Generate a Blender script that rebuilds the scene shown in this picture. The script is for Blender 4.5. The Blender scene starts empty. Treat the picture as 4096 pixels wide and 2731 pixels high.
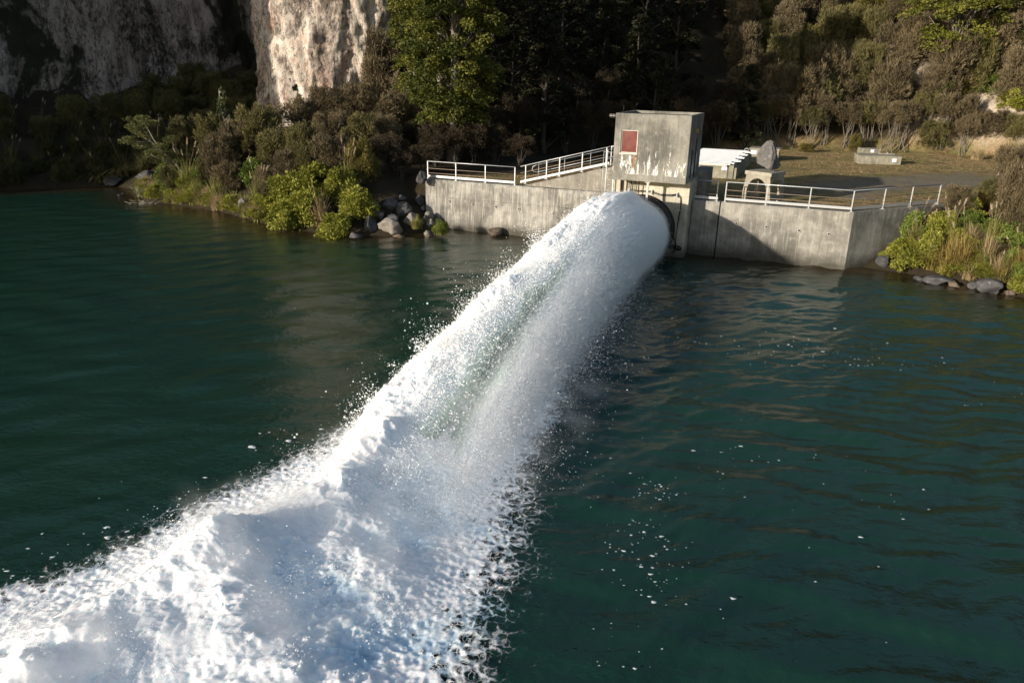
import bpy, math, random
import numpy as np
from mathutils import Vector, Matrix
R = math.radians
scene = bpy.context.scene
COL = scene.collection
RNG = np.random.default_rng(7)
random.seed(7)

# ------------------------------------------------------------------ camera
CAMH, FPX, PITCH, ROLL = 9.5, 730.0, math.atan((341 - 74.5) / 730.0), R(1.2)
cam = bpy.data.cameras.new('camera')
cam_o = bpy.data.objects.new('camera', cam)
COL.objects.link(cam_o)
cam.sensor_width = 36.0
cam.lens = 36.0 * FPX / 1024.0
cam.clip_start = 0.1
cam.clip_end = 3000
cam_o.matrix_world = Matrix.Translation((0, 0, CAMH)) @ Matrix.Rotation(math.pi / 2 - PITCH, 4, 'X') @ Matrix.Rotation(ROLL, 4, 'Z')
scene.camera = cam_o

# ------------------------------------------------------------------ light
SUN_DIR = np.array([0.817, 0.577]); SUN_EL = R(13.5)
sun = bpy.data.lights.new('sun', 'SUN')
sun.energy = 5.0
sun.angle = R(0.5)
sun.color = (1.0, 0.91, 0.78)
sun_o = bpy.data.objects.new('sun', sun)
COL.objects.link(sun_o)
ldir = Vector((SUN_DIR[0] * math.cos(SUN_EL), SUN_DIR[1] * math.cos(SUN_EL), -math.sin(SUN_EL)))
sun_o.rotation_euler = ldir.to_track_quat('-Z', 'Y').to_euler()
sun_o.location = (-60, -40, 60)
world = bpy.data.worlds.new('World')
scene.world = world
world.use_nodes = True
wn = world.node_tree
sky = wn.nodes.new('ShaderNodeTexSky')
sky.sky_type = 'NISHITA'
sky.sun_disc = False
sky.sun_elevation = SUN_EL
sky.sun_rotation = math.atan2(-SUN_DIR[0], -SUN_DIR[1])
bg = wn.nodes['Background']
bg.inputs['Strength'].default_value = 0.12
wn.links.new(sky.outputs[0], bg.inputs['Color'])
scene.view_settings.view_transform = 'Standard'
scene.view_settings.look = 'None'
scene.view_settings.exposure = 0.40
scene.view_settings.gamma = 1.0
scene.render.engine = 'CYCLES'
scene.cycles.use_denoising = True
scene.cycles.volume_bounces = 2
scene.cycles.volume_max_steps = 128
scene.cycles.volume_step_rate = 1.5
scene.cycles.use_adaptive_sampling = True
scene.cycles.adaptive_threshold = 0.025
scene.cycles.max_bounces = 6
scene.cycles.diffuse_bounces = 3
scene.cycles.glossy_bounces = 3
scene.cycles.transparent_max_bounces = 32
scene.cycles.caustics_reflective = False
scene.cycles.caustics_refractive = False

# ------------------------------------------------------------------ noise
_perm = np.random.default_rng(3).permutation(256)
_perm = np.concatenate([_perm, _perm, _perm])
_grad = np.random.default_rng(4).normal(size=(256, 3))
_grad /= np.linalg.norm(_grad, axis=1)[:, None]


def perlin(p):
    p = np.asarray(p, float)
    i = np.floor(p).astype(int)
    f = p - i
    i &= 255
    u = f * f * f * (f * (f * 6 - 15) + 10)

    def g(dx, dy, dz):
        h = _perm[_perm[_perm[(i[:, 0] + dx) & 255] + ((i[:, 1] + dy) & 255)] + ((i[:, 2] + dz) & 255)]
        return np.einsum('ij,ij->i', _grad[h], f - np.array([dx, dy, dz]))
    x0 = g(0, 0, 0) * (1 - u[:, 0]) + g(1, 0, 0) * u[:, 0]
    x1 = g(0, 1, 0) * (1 - u[:, 0]) + g(1, 1, 0) * u[:, 0]
    x2 = g(0, 0, 1) * (1 - u[:, 0]) + g(1, 0, 1) * u[:, 0]
    x3 = g(0, 1, 1) * (1 - u[:, 0]) + g(1, 1, 1) * u[:, 0]
    y0 = x0 * (1 - u[:, 1]) + x1 * u[:, 1]
    y1 = x2 * (1 - u[:, 1]) + x3 * u[:, 1]
    return (y0 * (1 - u[:, 2]) + y1 * u[:, 2]) * 1.6


def fbm(p, octv=4, gain=0.5, lac=2.03, billow=False):
    p = np.asarray(p, float)
    a, s, t = 1.0, 0.0, 0.0
    for k in range(octv):
        n = perlin(p + 17.3 * k)
        if billow:
            n = 1 - 2 * np.abs(n)
        s = s + a * n
        t += a
        a *= gain
        p = p * lac
    return s / t


def smooth(a, b, x):
    x = np.clip((x - a) / (b - a), 0, 1)
    return x * x * (3 - 2 * x)


def seg_dist(px, py, line):
    best = np.full(px.shape, 1e9)
    for (ax, ay), (bx, by) in zip(line[:-1], line[1:]):
        dx, dy = bx - ax, by - ay
        t = np.clip(((px - ax) * dx + (py - ay) * dy) / (dx * dx + dy * dy), 0, 1)
        best = np.minimum(best, np.hypot(px - ax - t * dx, py - ay - t * dy))
    return best


def in_poly(px, py, poly):
    c = np.zeros(px.shape, bool)
    n = len(poly)
    for k in range(n):
        x1, y1 = poly[k]
        x2, y2 = poly[(k + 1) % n]
        if y1 == y2:
            continue
        c ^= ((y1 > py) != (y2 > py)) & (px < (x2 - x1) * (py - y1) / (y2 - y1) + x1)
    return c


def sdist(px, py, line, north):
    d = seg_dist(px, py, line)
    return np.where(in_poly(px, py, line + north), d, -d)


# ------------------------------------------------------------------ terrain function
SHORE = [(-260, -40), (-100, 0), (-66, 28), (-56, 40), (-52, 50), (-45, 56.5), (-38, 60.5), (-33.5, 62), (-30.5, 60.0), (-29.3, 57), (-27.5, 55.2),
         (-25.2, 54.1), (-20.3, 51.1), (-16.5, 47.8), (-14.2, 45.7), (-11, 44.8), (-7.6, 44.6), (-5.2, 46.2), (-4.6, 47.75), (0.6, 45.75), (11.5, 41.4),
         (17.6, 39.0), (19.4, 38.9), (20.4, 38.1), (22, 36.5), (23.5, 34.9), (24.6, 33.4), (28, 28), (40, 14), (60, -10), (110, -50), (260, -120)]
NORTH = [(400, -120), (400, 500), (-400, 500), (-400, -40)]
FOOT = [(-260, -20), (-110, 10), (-74, 34), (-62, 48), (-50, 58), (-40, 63), (-34, 66), (-28, 67), (-20, 68), (-9, 65), (0, 66), (10, 71.5), (24, 77), (34, 76.5), (44, 74.5), (50, 69),
        (53, 60), (50, 50), (50, 40), (60, 22), (90, -10), (260, -90)]
PLAT = [(-5.4, 48.3), (0.6, 45.9), (11.5, 41.55), (17.5, 39.15), (23.8, 41.5), (30, 44), (36, 45), (44, 50), (50, 60), (44, 74), (24, 77), (10, 71.5), (0, 66), (-7, 63), (-10, 58), (-9, 53)]


def height(x, y):
    x = np.atleast_1d(np.asarray(x, float))
    y = np.atleast_1d(np.asarray(y, float))
    ds = sdist(x, y, SHORE, NORTH)
    df = sdist(x, y, FOOT, NORTH)
    inp = in_poly(x, y, PLAT)
    n1 = perlin(np.c_[x * .25, y * .25, x * 0])
    n2 = perlin(np.c_[x * .9, y * .9, x * 0 + 5])
    bank = np.minimum(0.05 + ds * 0.62, 2.95 + 0.35 * n1) + 0.18 * n2 * smooth(0, 2, ds)
    bank = bank + 2.7 * np.exp(-((x + 13.5) / 6.5) ** 2 - ((y - 60.5) / 5.0) ** 2)
    bank = np.where(ds < 0, np.maximum(-5, ds * 0.55 - 0.02), bank)
    z = np.where(inp, 2.95 + .02 * n2, bank)
    # slope behind the foot line
    hill = np.clip(df, 0, 75)
    sl = (0.78 + .12 * n1) * (.42 + .58 * smooth(-26, -12, x) + .35 * smooth(14, 34, df) * (1 - smooth(-26, -12, x)))
    z = z + np.where(df > 0, hill * sl + 1.2 * n1 * smooth(0, 8, df), 0)
    # cut bank at the right edge of the lawn
    z = z + 2.6 * smooth(0.0, 2.5, df) * smooth(36, 43, x) * (1 - smooth(54, 64, x))
    return z


def H1(x, y):
    return float(height(x, y)[0])


def pix_ray(px, py):
    x, y = px / 4 - 512, py / 4 - 341
    c, s = math.cos(ROLL), math.sin(ROLL)
    x, y = x * c + y * s, -x * s + y * c
    u, v = x / FPX, -y / FPX
    c, s = math.cos(PITCH), math.sin(PITCH)
    return np.array([u, c + v * s, -s + v * c])


def G(px, py, tmin=25, tmax=170):
    """ground point under a photograph pixel (4096 wide)"""
    d = pix_ray(px, py)
    t = np.linspace(tmin, tmax, 1500)
    P = np.array([0, 0, CAMH]) + t[:, None] * d
    h = height(P[:, 0], P[:, 1])
    k = np.where(P[:, 2] <= np.maximum(h, 0))[0]
    k = k[0] if len(k) else -1
    return float(P[k, 0]), float(P[k, 1]), float(max(h[k], 0))


def pxm(x, y):
    """photograph pixels per metre at a ground place"""
    return 4 * FPX / (y * math.cos(PITCH) + 6 * math.sin(PITCH))


# ------------------------------------------------------------------ material helpers
class NT:
    def __init__(s, name):
        s.m = bpy.data.materials.new(name)
        s.m.use_nodes = True
        s.t = s.m.node_tree
        s.t.nodes.clear()
        s.out = s.n('ShaderNodeOutputMaterial')

    def n(s, typ, **kw):
        nd = s.t.nodes.new(typ)
        for k, v in kw.items():
            if k in nd.inputs:
                nd.inputs[k].default_value = v
            else:
                setattr(nd, k, v)
        return nd

    def l(s, a, b):
        s.t.links.new(a, b)

    def coord(s, kind='Object', scale=(1, 1, 1), loc=(0, 0, 0), rot=(0, 0, 0)):
        if not hasattr(s, '_tc'):
            s._tc = s.n('ShaderNodeTexCoord')
        mp = s.n('ShaderNodeMapping')
        mp.inputs['Scale'].default_value = scale
        mp.inputs['Location'].default_value = loc
        mp.inputs['Rotation'].default_value = rot
        s.l(s._tc.outputs[kind], mp.inputs[0])
        return mp.outputs[0]

    def noise(s, co, scale, detail=4, rough=.55, dist=0.0):
        nd = s.n('ShaderNodeTexNoise')
        nd.inputs['Scale'].default_value = scale
        nd.inputs['Detail'].default_value = detail
        nd.inputs['Roughness'].default_value = rough
        nd.inputs['Distortion'].default_value = dist
        s.l(co, nd.inputs['Vector'])
        return nd.outputs[0]

    def ramp(s, fac, stops):
        r = s.n('ShaderNodeValToRGB')
        els = r.color_ramp.elements
        while len(els) < len(stops):
            els.new(0.5)
        for e, (p, c) in zip(els, stops):
            e.position = p
            e.color = (c, c, c, 1) if isinstance(c, (int, float)) else (*c, 1)
        s.l(fac, r.inputs[0])
        return r.outputs[0]

    def mix(s, fac, a, b, typ='MIX'):
        m = s.n('ShaderNodeMix', data_type='RGBA', blend_type=typ)
        for v, i in ((fac, 0), (a, 6), (b, 7)):
            if isinstance(v, (int, float)):
                m.inputs[i].default_value = v
            elif isinstance(v, tuple):
                m.inputs[i].default_value = (*v, 1)
            else:
                s.l(v, m.inputs[i])
        return m.outputs[2]

    def math(s, op, a, b=0.0, clamp=False):
        m = s.n('ShaderNodeMath', operation=op)
        m.use_clamp = clamp
        for v, i in ((a, 0), (b, 1)):
            if isinstance(v, (int, float)):
                m.inputs[i].default_value = v
            else:
                s.l(v, m.inputs[i])
        return m.outputs[0]

    def attr(s, name):
        a = s.n('ShaderNodeAttribute')
        a.attribute_name = name
        return a

    def bump(s, h, strength=.5, dist=.02):
        b = s.n('ShaderNodeBump')
        b.inputs['Strength'].default_value = strength
        b.inputs['Distance'].default_value = dist
        s.l(h, b.inputs['Height'])
        return b.outputs[0]

    def principled(s, col, rough=.8, metal=0, normal=None, spec=.3, **kw):
        p = s.n('ShaderNodeBsdfPrincipled')
        if isinstance(col, tuple):
            p.inputs['Base Color'].default_value = (*col, 1)
        else:
            s.l(col, p.inputs['Base Color'])
        if isinstance(rough, (int, float)):
            p.inputs['Roughness'].default_value = rough
        else:
            s.l(rough, p.inputs['Roughness'])
        p.inputs['Metallic'].default_value = metal
        p.inputs['Specular IOR Level'].default_value = spec
        for k, v in kw.items():
            p.inputs[k].default_value = v
        if normal is not None:
            s.l(normal, p.inputs['Normal'])
        s.l(p.outputs[0], s.out.inputs[0])
        return p


def mat_concrete(name, base=(.30, .285, .25), dark=(.12, .115, .10), white=.0, streak=.5, wz=(4.6, 6.2), rust=None, pale=(.5, .47, .40), seed=0., damp=True):
    """weathered concrete: blotches, run-off streaks, lime bloom; object x along the wall, z up"""
    m = NT(name)
    co = m.coord(loc=(seed, seed, seed))
    big = m.noise(co, .55, 5, .6, .4)
    med = m.noise(co, 2.4, 6, .65)
    fine = m.noise(co, 22, 4, .7)
    st = m.noise(m.coord(scale=(3.2, 3.2, .22), loc=(seed, 0, 0)), 1.6, 5, .65)
    st2 = m.noise(m.coord(scale=(7, 7, .45), loc=(seed + 3, 0, 1)), 1.5, 4, .6)
    col = m.mix(m.ramp(big, [(.36, 0), (.62, 1)]), dark, base)
    col = m.mix(m.math('MULTIPLY', m.ramp(st, [(.42, 0), (.63, 1)]), streak), col, dark)
    col = m.mix(m.math('MULTIPLY', m.ramp(st2, [(.52, 0), (.62, 1)]), .75 * streak), col, pale)
    col = m.mix(m.ramp(med, [(.30, .35), (.5, 0)]), col, (.05, .05, .045))
    col = m.mix(m.ramp(med, [(.56, 0), (.72, .55)]), col, pale)
    sep = m.n('ShaderNodeSeparateXYZ')
    m.l(m.coord(), sep.inputs[0])
    if white > 0:
        wmask = m.noise(m.coord(scale=(1.9, 1.9, .42), loc=(seed + 9, 2, 0)), 1.5, 9, .78, .25)
        band = m.n('ShaderNodeMapRange')
        band.interpolation_type = 'SMOOTHSTEP'
        m.l(sep.outputs[2], band.inputs[0])
        band.inputs[1].default_value = wz[1]
        band.inputs[2].default_value = wz[0] + .5
        lowc = m.n('ShaderNodeMapRange')
        m.l(sep.outputs[2], lowc.inputs[0])
        lowc.inputs[1].default_value = wz[0]
        lowc.inputs[2].default_value = wz[0] + .04
        w = m.math('ADD', wmask, m.math('MULTIPLY', band.outputs[0], .14))
        w = m.ramp(w, [(.655, 0), (.70, 1)])
        w = m.math('MULTIPLY', w, lowc.outputs[0])
        col = m.mix(m.math('MULTIPLY', w, white), col, (.80, .80, .77))
    if rust:
        x0, z0, z1 = rust
        dx = m.math('ABSOLUTE', m.math('SUBTRACT', m.math('ADD', sep.outputs[0], m.math('MULTIPLY', m.math('SUBTRACT', med, .5), .06)), x0))
        mk = m.n('ShaderNodeMapRange')
        m.l(dx, mk.inputs[0])
        mk.inputs[1].default_value = .07
        mk.inputs[2].default_value = .0
        zz = m.n('ShaderNodeMapRange')
        m.l(sep.outputs[2], zz.inputs[0])
        zz.inputs[1].default_value = z1
        zz.inputs[2].default_value = z0
        up = m.math('LESS_THAN', sep.outputs[2], z0)
        k = m.math('MULTIPLY', m.math('MULTIPLY', mk.outputs[0], zz.outputs[0]), up)
        col = m.mix(m.math('MULTIPLY', k, 1.1, True), col, (.42, .17, .03))
    if damp:   # algae and damp just above the water line
        zz = m.n('ShaderNodeMapRange')
        m.l(m.math('ADD', sep.outputs[2], m.math('MULTIPLY', big, .9)), zz.inputs[0])
        zz.inputs[1].default_value = 1.4
        zz.inputs[2].default_value = .6
        col = m.mix(m.math('MULTIPLY', zz.outputs[0], .82), col, (.045, .04, .028))
    col = m.mix(m.ramp(fine, [(.3, .25), (.5, 0)]), col, (.06, .06, .05))
    m.principled(col, .88, normal=m.bump(m.math('ADD', fine, med), .35, .015), spec=.25)
    return m.m


def mat_plain(name, col, rough=.6, metal=0., var=.25, scale=6., bump=.15, spec=.4, dirt=(.1, .08, .06)):
    m = NT(name)
    n = m.noise(m.coord(), scale, 6, .65)
    c = m.mix(m.ramp(n, [(.35, var), (.6, 0)]), col, dirt)
    m.principled(c, m.ramp(n, [(.3, min(1, rough + .15)), (.7, max(.05, rough - .1))]), metal, m.bump(n, bump, .01), spec)
    return m.m


def mat_leaf(name, a, b, c=None, transl=.22, rough=.65):
    m = NT(name)
    t = m.attr('tint').outputs['Fac']
    oi = m.n('ShaderNodeObjectInfo').outputs['Random']
    f = m.math('ADD', m.math('MULTIPLY', t, .7), m.math('MULTIPLY', oi, .3))
    stops = [(.15, a), (.85, b)] if c is None else [(.1, a), (.5, b), (.9, c)]
    col = m.ramp(f, stops)
    p = m.n('ShaderNodeBsdfPrincipled')
    m.l(col, p.inputs['Base Color'])
    p.inputs['Roughness'].default_value = rough
    p.inputs['Specular IOR Level'].default_value = .25
    tr = m.n('ShaderNodeBsdfTranslucent')
    m.l(col, tr.inputs[0])
    mx = m.n('ShaderNodeMixShader')
    mx.inputs[0].default_value = transl
    m.l(p.outputs[0], mx.inputs[1])
    m.l(tr.outputs[0], mx.inputs[2])
    m.l(mx.outputs[0], m.out.inputs[0])
    return m.m


def mat_rock(name, base, dark, pale, scale=1.6, seed=0., moss=None):
    m = NT(name)
    oi = m.n('ShaderNodeObjectInfo').outputs['Random']
    co = m.coord(loc=(seed, 0, 0))
    big = m.noise(co, scale, 6, .62, .3)
    f = m.noise(co, scale * 9, 5, .7)
    sp = m.noise(co, scale * 3.2, 7, .75)
    col = m.mix(m.ramp(big, [(.35, 0), (.65, 1)]), dark, base)
    col = m.mix(m.ramp(sp, [(.56, 0), (.66, .8)]), col, pale)
    col = m.mix(m.ramp(f, [(.3, .6), (.48, 0)]), col, (.02, .02, .018))
    if moss:
        col = m.mix(m.ramp(m.noise(co, scale * 2, 4), [(.58, 0), (.68, .6)]), col, moss)
    col = m.mix(.35, col, m.mix(oi, dark, base))
    m.principled(col, .85, normal=m.bump(m.math('ADD', f, sp), .5, .03), spec=.25)
    return m.m


# ------------------------------------------------------------------ mesh builder
class MB:
    def __init__(s):
        s.v, s.f, s.sm = [], [], []

    def add(s, verts, faces, smooth=False):
        o = sum(len(a) for a in s.v)
        s.v.append(np.asarray(verts, float).reshape(-1, 3))
        for f in faces:
            s.f.append([i + o for i in f])
            s.sm.append(smooth)
        return s

    def box(s, a, b, bev=0.0):
        (x0, y0, z0), (x1, y1, z1) = a, b
        if bev <= 0:
            v = [(x0, y0, z0), (x1, y0, z0), (x1, y1, z0), (x0, y1, z0), (x0, y0, z1), (x1, y0, z1), (x1, y1, z1), (x0, y1, z1)]
            f = [(0, 3, 2, 1), (4, 5, 6, 7), (0, 1, 5, 4), (1, 2, 6, 5), (2, 3, 7, 6), (3, 0, 4, 7)]
            return s.add(v, f)
        import bmesh
        bm = bmesh.new()
        bmesh.ops.create_cube(bm, size=1)
        for q in bm.verts:
            q.co = Vector(((x0 + x1) / 2 + q.co.x * (x1 - x0), (y0 + y1) / 2 + q.co.y * (y1 - y0), (z0 + z1) / 2 + q.co.z * (z1 - z0)))
        bmesh.ops.bevel(bm, geom=bm.edges[:], offset=bev, segments=2, affect='EDGES')
        bm.verts.index_update()
        s.add([q.co[:] for q in bm.verts], [[w.index for w in f.verts] for f in bm.faces])
        bm.free()
        return s

    def tube(s, pts, r, n=8, cap=True):
        pts = np.asarray(pts, float)
        rr = np.broadcast_to(np.asarray(r, float), (len(pts),))
        vs, fs = [], []
        up0 = None
        for i, p in enumerate(pts):
            d = pts[min(i + 1, len(pts) - 1)] - pts[max(i - 1, 0)]
            d = d / (np.linalg.norm(d) + 1e-9)
            if up0 is None:
                up0 = np.array([0, 0, 1.]) if abs(d[2]) < .9 else np.array([1., 0, 0])
            a = np.cross(d, up0)
            a /= np.linalg.norm(a) + 1e-9
            b = np.cross(a, d)
            up0 = b
            for k in range(n):
                t = 2 * math.pi * k / n
                vs.append(p + rr[i] * (math.cos(t) * a + math.sin(t) * b))
        for i in range(len(pts) - 1):
            for k in range(n):
                k2 = (k + 1) % n
                fs.append((i * n + k, i * n + k2, (i + 1) * n + k2, (i + 1) * n + k))
        s.add(vs, fs, True)
        if cap:
            o = sum(len(a) for a in s.v) - len(vs)
            s.f.append([o + k for k in range(n)][::-1]); s.sm.append(False)
            s.f.append([o + (len(pts) - 1) * n + k for k in range(n)]); s.sm.append(False)
        return s

    def prism(s, poly, z0, z1):
        n = len(poly)
        v = [(x, y, z0) for x, y in poly] + [(x, y, z1) for x, y in poly]
        f = [tuple(range(n))[::-1], tuple(range(n, 2 * n))] + [(k, (k + 1) % n, n + (k + 1) % n, n + k) for k in range(n)]
        return s.add(v, f)

    def lathe(s, prof, n, axis_fn):
        """prof: list of (a, r) along an axis; axis_fn(a, r, t) -> point"""
        v, f = [], []
        for a, r in prof:
            for k in range(n):
                v.append(axis_fn(a, r, 2 * math.pi * k / n))
        for i in range(len(prof) - 1):
            for k in range(n):
                k2 = (k + 1) % n
                f.append((i * n + k, i * n + k2, (i + 1) * n + k2, (i + 1) * n + k))
        return s.add(v, f, True)

    def build(s, name, mat, parent=None):
        me = bpy.data.meshes.new(name)
        v = np.concatenate(s.v)
        me.from_pydata(v.tolist(), [], s.f)
        me.polygons.foreach_set('use_smooth', s.sm)
        me.materials.append(mat)
        me.update()
        return link(name, me, parent)


def link(name, me, parent=None):
    o = bpy.data.objects.new(name, me)
    COL.objects.link(o)
    if parent:
        o.parent = parent
    return o


def np_mesh(name, v, quads, mat, parent=None, smooth=False, tint=None, attrs=None):
    me = bpy.data.meshes.new(name)
    v = np.asarray(v, np.float32)
    quads = np.asarray(quads, np.int32)
    k = quads.shape[1]
    me.vertices.add(len(v))
    me.vertices.foreach_set('co', v.ravel())
    me.loops.add(quads.size)
    me.loops.foreach_set('vertex_index', quads.ravel())
    me.polygons.add(len(quads))
    me.polygons.foreach_set('loop_start', np.arange(0, quads.size, k, dtype=np.int32))
    me.polygons.foreach_set('loop_total', np.full(len(quads), k, np.int32))
    me.polygons.foreach_set('use_smooth', np.full(len(quads), smooth))
    me.update(calc_edges=True)
    me.materials.append(mat)
    if tint is not None:
        attrs = dict(attrs or {}, tint=tint)
    for n_, a in (attrs or {}).items():
        at = me.attributes.new(n_, 'FLOAT', 'POINT')
        at.data.foreach_set('value', np.asarray(a, np.float32))
    return link(name, me, parent)


def tag(o, label=None, cat=None, group=None, kind=None):
    for k, v in (('label', label), ('category', cat), ('group', group), ('kind', kind)):
        if v:
            o[k] = v
    return o


def thing(name, label, cat, loc=(0, 0, 0), rz=0, group=None):
    o = bpy.data.objects.new(name, None)
    COL.objects.link(o)
    o.location = loc
    o.rotation_euler = (0, 0, rz)
    o.empty_display_size = .2
    return tag(o, label, cat, group)


def copy_tree(o, parent=None):
    c = o.copy()
    COL.objects.link(c)
    if parent:
        c.parent = parent
    for ch in list(o.children):
        copy_tree(ch, c)
    return c


def grid_faces(nu, nv):
    i = np.arange((nu - 1) * (nv - 1))
    a = (i // (nv - 1)) * nv + i % (nv - 1)
    return np.c_[a, a + nv, a + nv + 1, a + 1]


ANG = math.atan2(-.3718, .9284)
WO = np.array([-5.8, 47.9, 0.])


def W(t, y, z=0):
    """wall frame (along the wall, into the bank, up) to world"""
    c, s = math.cos(ANG), math.sin(ANG)
    return np.array([WO[0] + c * t - s * y, WO[1] + s * t + c * y, z])


def WL(x, y):
    c, s = math.cos(ANG), math.sin(ANG)
    dx, dy = x - WO[0], y - WO[1]
    return c * dx + s * dy, -s * dx + c * dy


# ================================================================== SETTING
def axis_lines(lo, a, b, hi, fine, grow=1.12):
    mid = list(np.arange(a, b + 1e-6, fine))
    st, p = fine, a
    left = []
    while p > lo:
        st *= grow
        p -= st
        left.append(p)
    st, p = fine, mid[-1]
    right = []
    while p < hi:
        st *= grow
        p += st
        right.append(p)
    return np.array(left[::-1] + mid + right)


# ---- terrain: one sheet
gx = axis_lines(-400, -48, 56, 400, .42)
gy = axis_lines(-60, 30, 96, 480, .42)
X, Y = np.meshgrid(gx, gy, indexing='ij')
xf, yf = X.ravel(), Y.ravel()
Z = height(xf, yf)
LAWN = [(-5.4, 48.3), (0.6, 45.9), (11.5, 41.5), (17.5, 39.1), (24.2, 41.3), (31, 45), (37, 48), (43, 54), (49, 64), (49, 75), (34, 78.5), (24, 79), (13, 72), (8, 62), (2, 53), (-4.5, 51)]
GRAV = [(15, 43.5), (21.5, 43.8), (28, 48.5), (36, 50.5), (44, 56), (48, 60), (46, 66), (38, 60.5), (30, 57.5), (24, 55), (18.5, 51.5)]
wob = 1.2 * perlin(np.c_[xf * .4, yf * .4, xf * 0 + 2])
lawn = np.where(in_poly(xf, yf, LAWN), smooth(0, 1.2, seg_dist(xf, yf, LAWN + LAWN[:1]) + .3 * wob), 0)
grav = np.where(in_poly(xf, yf, GRAV), smooth(0.2, 2.6, seg_dist(xf, yf, GRAV + GRAV[:1]) + 2.2 * wob) * .7, 0)
df_all = sdist(xf, yf, FOOT, NORTH)
cream = smooth(.2, 1.6, df_all + .5 * wob) * (1 - smooth(4.5, 7.5, df_all + wob)) * smooth(38, 42, xf) * (1 - smooth(58, 64, xf))
m = NT('ground_soil_grass')
co = m.coord()
n1, n2, n3 = m.noise(co, .35, 5), m.noise(co, 1.6, 6, .65), m.noise(co, 9, 5, .7)
soil = m.mix(n2, (.020, .016, .010), (.055, .042, .024))
grass = m.mix(m.ramp(n1, [(.4, 0), (.6, 1)]), (.36, .245, .12), (.21, .19, .07))
grass = m.mix(m.ramp(n2, [(.5, 0), (.62, .8)]), grass, (.17, .09, .05))
grass = m.mix(m.ramp(n3, [(.35, .7), (.55, 0)]), grass, (.07, .055, .025))
grav_c = m.mix(m.ramp(n3, [(.3, 0), (.7, 1)]), (.12, .105, .085), (.26, .235, .19))
rock_c = m.mix(m.ramp(n2, [(.35, 0), (.6, 1)]), (.17, .13, .09), (.52, .44, .34))
rock_c = m.mix(m.ramp(n3, [(.35, .7), (.5, 0)]), rock_c, (.12, .09, .06))
c = m.mix(m.attr('lawn').outputs['Fac'], soil, grass)
c = m.mix(m.attr('gravel').outputs['Fac'], c, grav_c)
c = m.mix(m.attr('cutbank').outputs['Fac'], c, rock_c)
m.principled(c, .95, normal=m.bump(m.math('ADD', n2, n3), .8, .12), spec=.15)
Zb = Z + cream * (0.8 * perlin(np.c_[xf * .7, yf * .7, Z * .7]) + .45 * fbm(np.c_[xf * 1.9, yf * 1.9, Z * .9], 2, billow=True))
ter = np_mesh('terrain', np.c_[xf, yf, Zb], grid_faces(len(gx), len(gy)), m.m, smooth=True, attrs=dict(lawn=lawn, gravel=grav, cutbank=cream))
tag(ter, 'grassy bank, gravel yard and wooded slope behind the wall', 'ground', kind='structure')

# ---- water surface with real waves
wx = axis_lines(-420, -34, 30, 420, .10, 1.15)
wy = axis_lines(-420, 7, 54, 70, .10, 1.15)
X, Y = np.meshgrid(wx, wy, indexing='ij')
xf, yf = X.ravel(), Y.ravel()
tl, yl = WL(xf, yf)
r = np.random.default_rng(11)
zw = np.zeros(len(xf))
warpx = .5 * perlin(np.c_[xf * .25, yf * .25, xf * 0 + 1]); warpy = .5 * perlin(np.c_[xf * .25, yf * .25, xf * 0 + 8])
right = smooth(13, 19, tl)
for k in range(44):
    lam = .36 * (8 ** (r.random()))
    th = R(-70) + r.normal() * .42            # right of the jet: swell rolling away from it
    kx, ky = math.cos(th) * 2 * math.pi / lam, math.sin(th) * 2 * math.pi / lam
    zw += right * .0088 * lam ** .92 * np.sin(kx * (xf + warpx) + ky * (yf + warpy) + r.random() * 6.3) * (.6 + .6 * perlin(np.c_[xf * .13, yf * .13, xf * 0 + k * 3.1]))
for k in range(26):
    lam = .5 * (7 ** (r.random()))
    th = R(115) + r.normal() * .5
    kx, ky = math.cos(th) * 2 * math.pi / lam, math.sin(th) * 2 * math.pi / lam
    zw += (1 - right) * .0046 * lam ** .9 * np.sin(kx * (xf + warpx) + ky * (yf + warpy) + r.random() * 6.3) * (.5 + .8 * perlin(np.c_[xf * .11, yf * .11, xf * 0 + 40 + k * 3.1]))
# boils beside the jet
boil = np.exp(-((tl - 7.5) / 4.2) ** 2 - ((yl + 14) / 7) ** 2)
zw += boil * .085 * fbm(np.c_[xf * .5, yf * .5, xf * 0], 4)
near = np.exp(-(np.maximum(0, np.abs(tl - 16.8) - .6) / 1.6) ** 2) * smooth(0, -6, yl) * (yl > -40)
zw += near * .10 * fbm(np.c_[xf * .9, yf * .9, xf * 0 + 3], 4)
zw *= smooth(60, 40, np.hypot(xf, yf - 28))
shal = 1 - smooth(-3.6, -.2, sdist(xf, yf, SHORE, NORTH) * -1 * -1) if False else smooth(-4.5, -.3, sdist(xf, yf, SHORE, NORTH))
m = NT('river_water')
co = m.coord()
rip = m.noise(m.coord(scale=(1, 1.5, 1), rot=(0, 0, .35)), 4.2, 4, .55, .4)
rip2 = m.noise(co, 13, 3, .5)
deep = m.mix(m.noise(co, .09, 3), (.0105, .038, .0185), (.0072, .030, .0290))
body = m.mix(m.attr('shallow').outputs['Fac'], deep, (.032, .022, .009))
m.principled(body, .03, normal=m.bump(m.math('ADD', rip, m.math('MULTIPLY', rip2, .3)), .42, .05), spec=.5, IOR=1.33)
wat = np_mesh('water', np.c_[xf, yf, zw], grid_faces(len(wx), len(wy)), m.m, smooth=True, attrs=dict(shallow=shal))
tag(wat, 'dark green rippled river water', 'water', kind='structure')


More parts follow.
